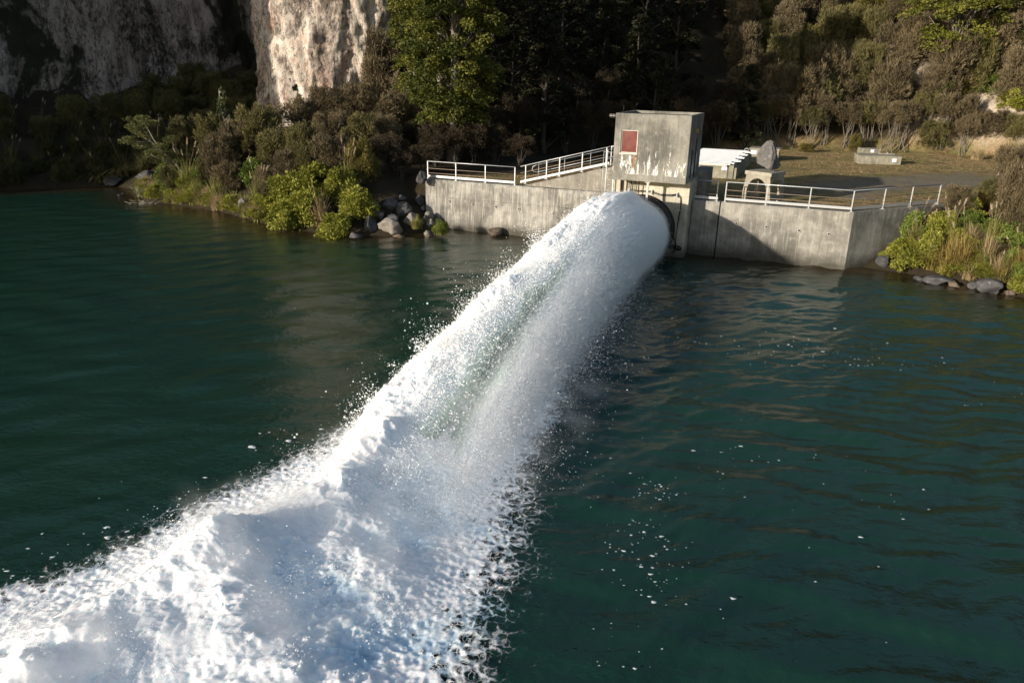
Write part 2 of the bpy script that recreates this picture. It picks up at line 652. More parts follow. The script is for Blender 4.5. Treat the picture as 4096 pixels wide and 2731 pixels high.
# ---- cliffs
def catmull(pts, n):
    pts = np.asarray(pts, float)
    d = np.r_[0, np.cumsum(np.linalg.norm(np.diff(pts, axis=0), axis=1))]
    P = np.vstack([2 * pts[0] - pts[1], pts, 2 * pts[-1] - pts[-2]])
    t = np.linspace(0, len(pts) - 1 - 1e-6, n * 8)
    i = t.astype(int)
    f = (t - i)[:, None]
    p0, p1, p2, p3 = P[i], P[i + 1], P[i + 2], P[i + 3]
    c = .5 * ((2 * p1) + (p2 - p0) * f + (2 * p0 - 5 * p1 + 4 * p2 - p3) * f ** 2 + (3 * p1 - p0 - 3 * p2 + p3) * f ** 3)
    L = np.r_[0, np.cumsum(np.linalg.norm(np.diff(c, axis=0), axis=1))]
    s = np.linspace(0, L[-1], n)
    return np.c_[np.interp(s, L, c[:, 0]), np.interp(s, L, c[:, 1])], s


def cliff(name, plan, z0, ztop, step, mat, label, amp=1.0, lean=.12, seed=0.):
    Ltot = np.linalg.norm(np.diff(np.array(plan), axis=0), axis=1).sum()
    nu = int(Ltot / step)
    c, s = catmull(plan, nu)
    tn = np.gradient(c, axis=0)
    tn /= np.linalg.norm(tn, axis=1)[:, None]
    nor = np.c_[tn[:, 1], -tn[:, 0]]
    zt = np.array([ztop(u) for u in s / s[-1]]) if callable(ztop) else np.full(nu, float(ztop))
    nv = int((zt.max() - z0) / step)
    v = np.linspace(0, 1, nv)
    Zg = z0 + (zt[:, None] - z0) * v[None]
    U = np.broadcast_to(s[:, None], Zg.shape)
    q = np.c_[c[:, 0].repeat(nv), c[:, 1].repeat(nv), Zg.ravel()]
    d = 1.7 * fbm(q * [.16, .16, .07] + seed, 3) + .6 * fbm(q * [.45, .45, .2] + seed, 4, .6, billow=True) + .50 * fbm(q * [1.5, 1.5, .75] + seed, 4) + .22 * fbm(q * [4.5, 4.5, 2.2], 3, .6, billow=True)
    d = d * amp - lean * (Zg.ravel() - z0)
    off = nor.repeat(nv, axis=0) * d[:, None]
    P = q.copy()
    P[:, :2] += off
    top = P.reshape(nu, nv, 3)[:, -1].copy()         # a cap running back into the hill
    back = top.copy(); back[:, :2] -= nor * 14; back[:, 2] += 3
    n0 = len(P)
    P = np.vstack([P, back])
    F = grid_faces(nu, nv)
    i = np.arange(nu - 1)
    F = np.vstack([F, np.c_[i * nv + nv - 1, (i + 1) * nv + nv - 1, n0 + i + 1, n0 + i]])
    o = np_mesh(name, P, F, mat, smooth=True)
    return tag(o, label, 'cliff', kind='structure')


def mat_cliff(name, pale, mid, brown, dark, darkamt=.5, seed=0., growth=0.):
    m = NT(name)
    a = m.noise(m.coord(scale=(1, 1, .42), loc=(seed, 0, 0)), .28, 6, .62, .8)
    b = m.noise(m.coord(scale=(1, 1, .35), loc=(seed + 4, 0, 0), rot=(0, .18, 0)), .9, 7, .66, .5)
    cc = m.noise(m.coord(scale=(1, 1, .6), rot=(.1, .35, 0)), 3.2, 6, .7)
    f = m.noise(m.coord(), 7, 4, .7)
    col = m.mix(m.ramp(a, [(.40, 0), (.58, 1)]), mid, pale)
    col = m.mix(m.ramp(b, [(.5, 0), (.66, .85)]), col, brown)
    col = m.mix(m.math('MULTIPLY', m.ramp(m.math('ADD', m.math('MULTIPLY', a, .5), m.math('MULTIPLY', cc, .5)), [(.40, 1), (.49, 0)]), darkamt), col, dark)
    col = m.mix(m.ramp(cc, [(.58, 0), (.7, .5)]), col, pale)
    ck = m.noise(m.coord(scale=(1.3, 1.3, .22), loc=(seed, 8, 0)), .9, 5, .6, .35)
    col = m.mix(m.math('MULTIPLY', m.ramp(ck, [(.478, 0), (.497, 1), (.503, 1), (.522, 0)]), .75), col, dark)
    ck2 = m.noise(m.coord(scale=(1, 1, .3), loc=(seed, 1, 5), rot=(0, .25, 0)), 2.3, 4, .6, .3)
    col = m.mix(m.math('MULTIPLY', m.ramp(ck2, [(.48, 0), (.5, 1), (.52, 0)]), .55), col, brown)
    if growth:      # creepers and moss hanging in big dark tongues
        gz = m.noise(m.coord(scale=(1, 1, .55), loc=(seed, 3, 0)), .16, 7, .68, .6)
        col = m.mix(m.ramp(gz, [(.47, 0), (.53, growth)]), col, (.022, .023, .012))
    col = m.mix(m.ramp(f, [(.32, .55), (.46, 0)]), col, dark)
    m.principled(col, .92, normal=m.bump(m.math('ADD', cc, m.math('MULTIPLY', f, .6)), .75, .16), spec=.15)
    return m.m


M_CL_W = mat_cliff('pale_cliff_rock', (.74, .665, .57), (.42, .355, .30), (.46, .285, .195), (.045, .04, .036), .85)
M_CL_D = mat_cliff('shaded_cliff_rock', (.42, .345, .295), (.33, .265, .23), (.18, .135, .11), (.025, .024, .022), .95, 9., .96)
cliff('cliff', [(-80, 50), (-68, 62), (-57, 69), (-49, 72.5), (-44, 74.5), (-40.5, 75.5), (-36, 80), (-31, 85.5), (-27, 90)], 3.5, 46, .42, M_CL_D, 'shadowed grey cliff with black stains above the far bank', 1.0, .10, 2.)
cliff('cliff', [(-27.2, 90), (-25.8, 82), (-25.4, 76), (-24.2, 72.6), (-21.5, 71.2), (-18, 70.8), (-14.5, 71.6), (-11.6, 74), (-9.5, 79), (-8.5, 88)], 1.5, 44, .24, M_CL_W, 'sunlit cream cliff with brown streaks above the scrub', .85, .06, 5.)
# unseen headland added off to the left, shaped to keep the sun from the far bank
cliff('cliff', [(-120, 30), (-92, 33), (-72, 36), (-58, 45.5), (-54.5, 49.5), (-55.5, 54), (-60, 60), (-72, 66)], 0, lambda u: 13 + 32 * float(smooth(.60, .70, np.array(u))), .9, M_CL_D, 'unseen headland added to shade the far bank', 1.0, .08, 8.)
# ================================================================== BUILT THINGS
M_WALL = mat_concrete('wall_concrete', (.375, .355, .32), (.12, .114, .102), 0, .68, seed=1.3)
M_WALLR = mat_concrete('right_wall_concrete', (.36, .335, .29), (.15, .14, .12), 0, .36, seed=7.1)
M_BLOCK = mat_concrete('block_concrete', (.30, .285, .245), (.115, .11, .095), .85, .42, (4.55, 6.3), (14.12 - 12.97, 5.62, 4.3), (.33, .31, .26), seed=2.2, damp=False)
M_PLINTH = mat_concrete('cream_concrete', (.60, .55, .43), (.34, .31, .24), 0, .35, pale=(.68, .63, .52), seed=4.)
M_RAMP = mat_concrete('ramp_concrete', (.27, .25, .21), (.18, .165, .14), 0, .3, seed=5., damp=False)
M_ARCH = mat_concrete('arch_concrete', (.43, .40, .32), (.24, .22, .17), 0, .3, seed=6., damp=False)
M_BOX = mat_concrete('chamber_concrete', (.30, .275, .205), (.17, .155, .115), 0, .3, seed=8., damp=False)
M_GALV = mat_plain('galvanised_steel', (.47, .485, .50), .45, .4, .4, 9, .05, dirt=(.35, .33, .31))
M_RUST = mat_plain('rusty_rail', (.30, .235, .18), .6, .3, .6, 12, .1, dirt=(.20, .10, .05))
M_DARK = mat_plain('dark_steel', (.035, .033, .032), .5, .5, .5, 5, .2, dirt=(.09, .05, .03))
M_RIM = mat_plain('rim_steel', (.20, .17, .14), .4, .7, .6, 4, .1, dirt=(.07, .045, .03))
M_BLACK = mat_plain('black_cable', (.015, .015, .016), .5, 0, .1)
M_RED = mat_plain('red_panel', (.105, .013, .009), .35, 0, .6, 2.6, .03, .4, dirt=(.17, .045, .035))
M_FRAME = mat_plain('pale_frame', (.55, .52, .47), .5, .1, .3, 8)
M_ROOFW = mat_plain('white_roof_sheet', (.88, .88, .87), .5, 0, .10, 3, .05, dirt=(.55, .53, .50))
M_SIGN = mat_plain('white_plate', (.82, .82, .82), .4, 0, .05, 20)
M_HOLE_SHADE = mat_plain('hole_shade', (.012, .011, .01), .9, 0, .1)
M_DECK = mat_plain('roof_deck', (.085, .078, .065), .9, 0, .5, 2.5, .4, dirt=(.17, .15, .12))
M_YEL = mat_plain('yellow_pipe', (.55, .42, .05), .5, 0, .2)


def wthing(name, label, cat, t, y, z, group=None):
    p = W(t, y, z)
    return thing(name, label, cat, p, ANG, group)


ZT = 3.07


# ---- retaining walls
def weep(root, x, z, yf):
    """drain hole: a short pipe mouth set in the wall"""
    mb = MB()
    ax = lambda a, r_, t_: (x + r_ * math.cos(t_), yf + a, z + r_ * math.sin(t_))
    mb.lathe([(.0, .085), (-.035, .085), (-.035, .058), (.02, .052)], 14, ax)
    h = mb.build('drain_pipe', M_FRAME, root)
    d = MB()
    d.add([(x + .055 * math.cos(k * .524), yf - .004, z + .055 * math.sin(k * .524)) for k in range(12)], [list(range(12))[::-1]])  # painted dark disc stands for the unlit inside of the pipe
    d.build('drain_hole_shade', M_HOLE_SHADE, h)


def wall_poly(pts_front_bottom, pts_front_top, thick, zb, zt, n):
    pass


lw = wthing('retaining_wall', 'long stained grey retaining wall between the boulders and the water jet', 'wall', 0, 0, 0)
mb = MB()
# chipped top edge: several lifts with small breaks
tt = np.linspace(0, 12.8, 130)
rg = np.random.default_rng(5)
zt_ = ZT + .012 * np.array([fbm(np.c_[[x * 1.1], [0.3], [0.]], 3)[0] for x in tt])
chip = np.clip(np.array([fbm(np.c_[[x * 1.9], [4.3], [0.]], 3)[0] for x in tt]) - .25, 0, 1) * .55
front = [(x, 0 - .10, -1.6) for x in tt] + [(x, -.02, ZT - .22 - chip[i]) for i, x in enumerate(tt)] + [(x, .02 + .12 * chip[i], zt_[i] - .03 - chip[i] * .3) for i, x in enumerate(tt)] + [(x, .05 + .3 * chip[i], zt_[i]) for i, x in enumerate(tt)] + [(x, .42, zt_[i]) for i, x in enumerate(tt)] + [(x, .42, -1.6) for x in tt]
n = len(tt)
F = []
for k in range(5):
    for i in range(n - 1):
        F.append((k * n + i, k * n + i + 1, (k + 1) * n + i + 1, (k + 1) * n + i))
F.append([k * n for k in range(6)])
F.append([k * n + n - 1 for k in range(6)][::-1])
mb.add(front, F)
mb.build('wall_panel', M_WALL, lw)
for (x, z) in ((1.72, 1.78), (3.35, 1.72), (4.95, 1.70), (6.55, 1.68), (8.75, 1.62)):
    weep(lw, x, z, -.063)
mb = MB().box((.0, -.082, 1.985), (12.6, -.045, 2.005))
mb.build('lift_joint', M_WALL, lw)
mb = MB().tube([(11.6, -.12, 1.2), (11.6, -.12, 2.85), (11.68, -.06, 2.98), (11.9, .1, 3.0)], .03, 8)
mb.build('vent_pipe', M_FRAME, lw)

rw1 = wthing('retaining_wall', 'short wall bay between the cream plinth and the open joint', 'wall', 16.95, 0, 0)
MB().prism([(0.12, -.06), (1.62, -.06), (1.62, .4), (0.12, .4)], -1.6, ZT).build('wall_panel', M_WALLR, rw1)
# right wall with its return
rw2 = wthing('retaining_wall', 'right retaining wall with shaded return beyond its corner', 'wall', 18.64, 0, 0)
C0 = 25.42 - 18.64
ret = np.array(WL(24.2, 41.7)) - np.array([18.64, 0])
dv = ret - np.array([C0, 0]); dv /= np.linalg.norm(dv)
nv_ = np.array([-dv[1], dv[0]])
mb = MB()
bt = .10
ob = [(0, -.06 - bt), (C0 + .04, -.06 - bt), tuple(ret + dv * .3 - nv_ * bt)]
ot = [(0, -.06), (C0, -.06), tuple(ret + dv * .3)]
it = [(0, .36), (C0 - .2, .36), tuple(ret + dv * .3 + nv_ * .4)]
v = [(x, y, -1.6) for x, y in ob] + [(x, y, ZT) for x, y in ot] + [(x, y, ZT) for x, y in it] + [(x, y, -1.6) for x, y in it]
f = []
for a in range(3):
    for i in range(2):
        f.append((a * 3 + i, a * 3 + i + 1, a * 3 + 4 + i, a * 3 + 3 + i))
f += [(0, 3, 6, 9), (2, 11, 8, 5)]
mb.add(v, f)
mb.build('wall_panel', M_WALLR, rw2)
for (x, z) in ((.95, 1.98), (2.55, 1.93), (4.25, 1.88), (5.75, 1.84)):
    weep(rw2, x, z, -.102)
MB().box((.3, -.108, 2.1), (1.1, -.085, 2.115)).box((4.1, -.108, 1.99), (C0 - .3, -.085, 2.005)).build('lift_joint', M_WALLR, rw2)


# ---- railings
def railing(label, path, posts, kick=True, mids=(.37, .66), top_r=.029, doubles=(), mid_mat=None, lean=None, hh=1.1):
    """path: polyline in the wall frame (t, y, z); posts: distances along it"""
    path = np.array(path, float)
    L = np.r_[0, np.cumsum(np.linalg.norm(np.diff(path, axis=0), axis=1))]
    at = lambda d: np.array([np.interp(d, L, path[:, k]) for k in range(3)])
    root = wthing('railing', label, 'railing', *path[0])
    o = path[0]
    P = path - o
    MB().tube([p + [0, 0, hh] for p in P], top_r, 10).build('top_rail', M_GALV, root)
    for mz in mids:
        MB().tube([p + [0, 0, mz] for p in P], .016, 7).build('mid_rail', mid_mat or M_RUST, root)
    if kick:
        mb = MB()
        for a, b in zip(P[:-1], P[1:]):
            d = (b - a) / np.linalg.norm(b - a)
            nn = np.array([-d[1], d[0], 0]) / (np.hypot(d[0], d[1]) + 1e-9) * .012
            v = [a - nn + [0, 0, .1], b - nn + [0, 0, .1], b + nn + [0, 0, .1], a + nn + [0, 0, .1]]
            v += [q + [0, 0, .14] for q in v]
            mb.add(v, [(0, 3, 2, 1), (4, 5, 6, 7), (0, 1, 5, 4), (1, 2, 6, 5), (2, 3, 7, 6), (3, 0, 4, 7)])
        mb.build('kick_plate', M_GALV, root)
    for d in posts:
        p = at(d) - o
        mb = MB()
        w, dp = .029, .024
        mb.box((p[0] - w, p[1] - dp, p[2]), (p[0] + w, p[1] + dp, p[2] + hh - .01))
        mb.box((p[0] - .1, p[1] - .08, p[2] - .0), (p[0] + .1, p[1] + .08, p[2] + .02))
        mb.build('post', M_GALV, root)
    return root


railing('straight pale railing on the left wall above the boulders', [(0.03, .2, ZT), (6.15, .2, ZT)], [0.03, 2.05, 4.1, 6.1])
railing('sloping railing climbing the ramp toward the concrete building', [(6.45, .32, ZT + .05), (12.0, .32, ZT + 1.52)], [.35, 1.75, 2.6, 4.05, 5.55], mids=(.4, .7))
railing('short railing at the ramp top beside the building', [(11.9, .9, 4.55), (13.6, 2.2, 4.75)], [.05, 1.9], kick=False, mids=(.5,), mid_mat=M_GALV)
railing('short railing in shadow between building and open joint', [(17.1, .12, ZT), (18.42, .12, ZT)], [1.25])
pts = [(18.78, .1, ZT), (25.28, .12, ZT), (ret[0] + 18.64 - dv[0] * .1 + nv_[0] * .2, ret[1] - dv[1] * .1 + nv_[1] * .2, ZT)]
LL = np.linalg.norm(np.diff(np.array(pts), axis=0), axis=1)
railing('long galvanised railing that turns the corner of the right wall', pts, [.03, 2.2, 4.4, LL[0], LL[0] + LL[1] * .345, LL[0] + LL[1] * .66, LL[0] + LL[1] - .05])
# looped hand rail inside the ramp railing
hl = wthing('handrail', 'looped hand rail fixed inside the sloping ramp railing', 'handrail', 7.1, .55, 3.3)
sl = 1.47 / 5.55
lp = [(.35 + .0, 0, .62), (.12, 0, .64), (.02, 0, .76), (.08, 0, .94), (.3, 0, 1.05), (5.0, 0, 1.05 + sl * 4.6)]
MB().tube(lp + [], .022, 8).build('loop_rail', M_GALV, hl)
MB().tube([(.35, 0, .62), (5.0, 0, .62 + sl * 4.65)], .02, 8).build('lower_rail', M_GALV, hl)
for d in (.45, 2.1, 3.7):
    MB().tube([(d, 0, .05 + sl * d * .9), (d, 0, 1.05 + sl * d)], .018, 7).build('post', M_GALV, hl)

# ---- ramp and landing column
rp = wthing('ramp', 'plain concrete access ramp rising behind the left wall', 'ramp', 6.6, .0, 0)
mb = MB()
ys = (.46, .72)
prof = [(0.0, ZT - .6), (.1, ZT + .02), (5.4, ZT + 1.45), (6.35, ZT + 1.52), (6.35, ZT - .6)]
v = [(x, ys[0], z) for x, z in prof] + [(x, ys[1], z) for x, z in prof]
mb.add(v, [tuple(range(5)), tuple(range(5, 10))[::-1]] + [(k, 5 + k, 5 + (k + 1) % 5, (k + 1) % 5) for k in range(5)])
mb.build('ramp_wall', M_RAMP, rp)
prof = [(0.1, ZT - .3), (.1, ZT + .0), (5.4, ZT + 1.40), (6.35, ZT + 1.46), (6.35, ZT - .3)]
v = [(x, .722, z) for x, z in prof] + [(x, 3.2, z) for x, z in prof]
m = NT('ramp_earth')
e2 = m.noise(m.coord(), 6, 5, .7)
m.principled(m.mix(e2, (.06, .03, .015), (.22, .13, .06)), .95, normal=m.bump(e2, .8, .06))
MB().add(v, [tuple(range(5)), tuple(range(5, 10))[::-1]] + [(k, 5 + k, 5 + (k + 1) % 5, (k + 1) % 5) for k in range(5)]).build('earth_fill', m.m, rp)
MB().box((5.9, -.15, 2.2), (6.35, .45, 4.5)).build('landing_column', M_PLINTH, rp)

# ---- ladder with cage at the ramp top
ld = wthing('ladder', 'thin galvanised ladder with cage rails left of the building', 'ladder', 12.05, -.35, 0)
for x, y in ((0, 0), (.42, 0)):
    MB().box((x - .03, y - .03, 1.9), (x + .03, y + .03, 5.55)).build('stringer', M_GALV, ld)
for k in range(11):
    MB().tube([(0, 0, 2.1 + k * .3), (.42, 0, 2.1 + k * .3)], .012, 6).build('rung', M_GALV, ld)
for x, y in ((-.13, -.3), (.12, -.42), (.55, -.35), (.78, -.1)):
    MB().tube([(x, y, 2.2), (x, y, 5.5)], .016, 6).build('cage_bar', M_GALV, ld)
for z in (3.2, 4.3, 5.48):
    MB().tube([(0, 0, z), (-.13, -.3, z), (.12, -.42, z), (.55, -.35, z), (.78, -.1, z), (.42, 0, z)], .014, 6).build('cage_hoop', M_GALV, ld)

# ---- the control building over the outlet
b = wthing('control_building', 'blocky stained concrete building with a red window above the water jet', 'building', 12.97, -2.57, 0)
Wd, Dp, Z0, Z1 = 4.0, 4.2, 4.22, 7.70
hx0, hx1, hz0, hz1 = .36, 1.27, 5.66, 6.86
dpt = .17
v = [(0, 0, Z0), (Wd, 0, Z0), (Wd, 0, Z1), (0, 0, Z1), (hx0, 0, hz0), (hx1, 0, hz0), (hx1, 0, hz1), (hx0, 0, hz1),
     (hx0, dpt, hz0), (hx1, dpt, hz0), (hx1, dpt, hz1), (hx0, dpt, hz1),
     (0, Dp, Z0), (Wd, Dp, Z0), (Wd, Dp, Z1), (0, Dp, Z1)]
rm = .13
v += [(rm, rm, Z1), (Wd - rm, rm, Z1), (Wd - rm, Dp - rm, Z1), (rm, Dp - rm, Z1), (rm, rm, Z1 - .14), (Wd - rm, rm, Z1 - .14), (Wd - rm, Dp - rm, Z1 - .14), (rm, Dp - rm, Z1 - .14)]
f = [(0, 1, 5, 4), (1, 2, 6, 5), (2, 3, 7, 6), (3, 0, 4, 7), (4, 5, 9, 8), (5, 6, 10, 9), (6, 7, 11, 10), (7, 4, 8, 11), (8, 9, 10, 11),
     (1, 13, 14, 2), (13, 12, 15, 14), (12, 0, 3, 15), (0, 12, 13, 1),
     (3, 2, 17, 16), (2, 14, 18, 17), (14, 15, 19, 18), (15, 3, 16, 19), (16, 17, 21, 20), (17, 18, 22, 21), (18, 19, 23, 22), (19, 16, 20, 23)]
MB().add(v, f).build('block', M_BLOCK, b)
MB().box((.0, -.012, 5.40), (Wd, -.0015, 5.43)).build('form_line', M_BLOCK, b)
MB().box((Wd - .06, -.010, 5.44), (Wd - .02, -.0015, Z1 - .02)).build('form_line', M_BLOCK, b)
# thin drip lip at the foot of the front and a construction joint
MB().box((.0, -.035, Z0 + .02), (Wd, -.002, 4.54)).build('bottom_beam', M_BLOCK, b)
MB().add([(rm, rm, Z1 - .135), (Wd - rm, rm, Z1 - .135), (Wd - rm, Dp - rm, Z1 - .135), (rm, Dp - rm, Z1 - .135)], [(0, 1, 2, 3)]).build('roof', M_DECK, b)
wf = MB()
fr = .05
for a, c_ in (((hx0, .06, hz0), (hx1, .12, hz0 + fr)), ((hx0, .06, hz1 - fr), (hx1, .12, hz1)), ((hx0, .06, hz0 + fr), (hx0 + fr, .12, hz1 - fr)), ((hx1 - fr, .06, hz0 + fr), (hx1, .12, hz1 - fr))):
    wf.box(a, c_)
wf.box((hx0 - .03, -.05, hz0 - .06), (hx1 + .03, .05, hz0 - .002))
wf = wf.build('window', M_FRAME, b)
MB().add([(hx0 + fr, .09, hz0 + fr), (hx1 - fr, .09, hz0 + fr), (hx1 - fr, .09, hz1 - fr), (hx0 + fr, .09, hz1 - fr)], [(0, 1, 2, 3)]).build('pane', M_RED, wf)
# side wall details in the shade
MB().box((Wd, 1.7, 6.75), (Wd + .14, 1.95, 6.95), .02).build('bulkhead_lamp', M_YEL, b)
for y, z0, z1 in ((1.1, 4.4, 5.9), (2.3, 4.4, 6.4)):
    MB().tube([(Wd + .03, y, z0), (Wd + .03, y, z1)], .025, 6).build('conduit', M_DARK, b)
# antenna on the left edge of the roof
an = MB()
an.tube([(-.38, .1, 7.55), (.08, .1, 7.55)], .012, 6)
for k in range(5):
    an.tube([(-.34 + k * .085, .1, 7.45), (-.34 + k * .085, .1, 7.65)], .010, 5)
an.build('antenna', M_FRAME, b)
MB().tube([(.25, .6, 7.70), (.25, .6, 8.12)], .012, 6).build('whip_aerial', M_DARK, b)
# plinth below, set back
MB().box((-.02, 1.3, -1.6), (Wd + .06, Dp + .02, Z0 - .004)).build('plinth', M_PLINTH, b)
MB().box((Wd - .2, Dp - .3, 2.5), (Wd + .55, Dp + 2.2, 4.55)).build('rear_wing', M_RAMP, b)
# support post between block and outlet, cable loom, brackets
MB().box((1.92, .12, 2.75), (2.03, .22, Z0 - .06)).box((1.84, .05, Z0 - .058), (2.11, .3, Z0 - .004)).build('support_post', M_FRAME, b)
mb = MB()
v = [(x, y, z) for y in (.13, .21) for x, z in ((1.5, 2.3), (2.2, 2.3), (2.2, 2.45), (2.03, 2.745), (1.92, 2.745), (1.5, 2.45))]
mb.add(v, [tuple(range(6)), tuple(range(6, 12))[::-1]] + [(k, 6 + k, 6 + (k + 1) % 6, (k + 1) % 6) for k in range(6)])
mb.build('post_gusset', M_DARK, b)
MB().box((1.3, .08, 2.1), (3.4, .26, 2.298)).build('cross_beam', M_DARK, b)
MB().box((.0, -.006, 5.55), (Wd, -.001, 5.565)).build('form_line', M_DARK, b) if False else None
mb = MB()
for dz, dr in ((0, 0), (.035, .01), (-.04, .02)):
    mb.tube([(.7, 1.26 - dr, 3.55 + dz), (1.2, 1.25 - dr, 3.52 + dz), (1.95, 1.25 - dr, 3.54 + dz), (2.5, 1.25 - dr, 3.40 + dz), (3.1, 1.25 - dr, 3.42 + dz), (3.42, 1.24 - dr, 3.50 + dz), (3.6 + dr, 1.23 - dr, 3.35 + dz), (3.66 + dr * 2, 1.23 - dr, 2.8), (3.6 + dr * 2, 1.23 - dr, 2.2), (3.56, 1.23 - dr, .6)], .013, 6)
mb.build('cable_loom', M_BLACK, b)
for x, z in ((.72, 3.5), (2.02, 3.52), (3.42, 3.47)):
    MB().box((x - .05, 1.21, z - .1), (x + .05, 1.298, z + .1), .01).box((x - .015, 1.17, z - .14), (x + .015, 1.21, z + .14)).build('cable_bracket', M_GALV, b)
MB().box((3.5, 1.21, 2.62), (3.78, 1.298, 2.66)).build('cable_bracket', M_GALV, b)
for x, y, z0, z1, rr in ((.25, 1.18, 2.4, 4.21, .05), (.42, 1.1, 2.4, 4.21, .03), (.62, 1.2, 2.6, 4.21, .022), (.82, 1.18, 2.4, 4.21, .03), (1.05, 1.18, 2.5, 4.21, .02), (1.3, 1.0, 3.3, 4.21, .03)):
    MB().tube([(x, y, z0), (x, y, z1)], rr, 8).build('riser_pipe', M_DARK, b)

# ---- outlet pipe
NZ, NR = 1.45, 1.76
noz = wthing('outlet_pipe', 'big dark steel outlet pipe with a worn bright rim below the building', 'pipe', 14.55, -1.1, NZ)
ax = lambda a, r_, t_: (r_ * math.cos(t_), -a, r_ * math.sin(t_))
MB().lathe([(-.02, 1.9), (.2, 1.9), (.2, NR + .02), (.75, NR + .02), (.75, NR + .12), (.86, NR + .12), (.86, NR + .02), (1.45, NR + .02)], 72, ax).build('pipe_shell', M_DARK, noz)
MB().lathe([(1.45, NR + .025), (1.47, NR + .075), (1.62, NR + .075), (1.64, NR + .02), (1.60, NR - .03), (1.2, NR - .06), (.4, NR - .06)], 72, ax).build('rim', M_RIM, noz)
for k in range(24):
    t_ = k * math.tau / 24
    MB().tube([((NR + .09) * math.cos(t_), -.7, (NR + .09) * math.sin(t_)), ((NR + .09) * math.cos(t_), -.92, (NR + .09) * math.sin(t_))], .025, 6).build('flange_bolt', M_DARK, noz)
MB().tube([(1.55, -.5, -.75), (2.15, -.15, -.95)], .11, 12).tube([(2.1, -.2, -.93), (2.35, .0, -1.0)], .16, 12).build('drain_valve', M_DARK, noz)
MB().tube([(NR + .03, -.9, -.1), (NR + .22, -.7, -.3), (NR + .3, -.45, -.7), (NR + .2, -.3, -1.2)], .035, 8).build('hose', M_BLACK, noz)

# ---- chamber with white sheet roof
bx = wthing('valve_chamber', 'low concrete chamber with white ribbed sheet roof behind the building', 'chamber', 14.2, 11.6, 2.9)
MB().box((0, 0, 0), (3.75, 11.6, .98)).build('wall', M_BOX, bx)
MB().box((3.752, .1, 0), (3.95, 11.5, .80)).build('side_ledge', M_BOX, bx)
mb = MB()
ny = 14
for k in range(ny):
    y0, y1 = -.15 + k * 11.9 / ny, -.15 + (k + 1) * 11.9 / ny
    e = 3.95 - (0.28 * (k % 3))
    if k == 0: e = 3.5
    mb.box((-.1, y0, 1.0), (e, y1 - .003, 1.04))
    mb.box((-.1, y0, 1.0402), (e, y0 + .05, 1.06))
mb.build('roof', M_ROOFW, bx)
MB().box((-.1, -.2, .90), (3.3, -.155, 1.04)).build('fascia', M_FRAME, bx)
MB().box((2.95, -.02, .62), (3.3, -.003, .86)).build('plaque', M_SIGN, bx)
MB().box((3.36, -.02, 0), (3.40, -.003, .9)).build('down_pipe', M_DARK, bx)
MB().tube([(3.4, 11.0, 1.05), (3.4, 11.0, 1.2), (3.55, 11.0, 1.28), (3.7, 11.0, 1.2), (3.7, 11.0, 1.05)], .03, 8).build('lifting_eye', M_GALV, bx)

p = G(2995, 638)
sb = thing('concrete_box', 'small concrete box with white plate beyond the white sheet roof', 'box', (p[0], p[1], 2.9), ANG)
MB().box((0, 0, 0), (2.4, 2.0, .95)).box((-.06, -.06, .951), (2.46, 2.06, 1.06)).build('body', M_BOX, sb)
MB().box((.1, -.03, .55), (.55, -.004, .88)).build('plaque', M_SIGN, sb)

p = G(3438, 655)
cb = thing('concrete_block', 'wide two tier concrete block with plates on the brown lawn', 'block', (p[0], p[1], 2.9), R(-6))
mb = MB()
v = [(0, 0, 0), (3.95, 0, 0), (3.95, 1.7, 0), (0, 1.7, 0), (-.05, .08, .86), (4.0, .08, .86), (3.9, 1.7, .98), (-.12, 1.7, .98)]
mb.add(v, [(0, 3, 2, 1), (4, 5, 6, 7), (0, 1, 5, 4), (1, 2, 6, 5), (2, 3, 7, 6), (3, 0, 4, 7)])
mb.box((.55, 1.72, 0), (2.45, 3.0, 1.45))
mb.build('body', M_BOX, cb)
MB().box((2.2, .95, .97), (3.6, 1.6, 1.06)).box((2.9, 1.2, 1.061), (3.0, 1.3, 1.18)).build('cap_slab', M_ARCH, cb)
MB().box((3.1, -.02, .32), (3.5, .04, .66)).build('plaque', M_SIGN, cb)
MB().box((1.45, 1.69, 1.06), (1.78, 1.715, 1.34)).build('plaque', M_SIGN, cb)

cb.scale = (.84, .84, .84)
# ---- concrete arch with the standing boulder on it
p = W(19.5, 1.5)
AR = R(-47)
ar = thing('concrete_arch', 'cream concrete arch stand with open sides behind the right railing', 'arch stand', (p[0], p[1], 2.93), AR)
aw, ad, ah = 1.85, 1.5, 1.78


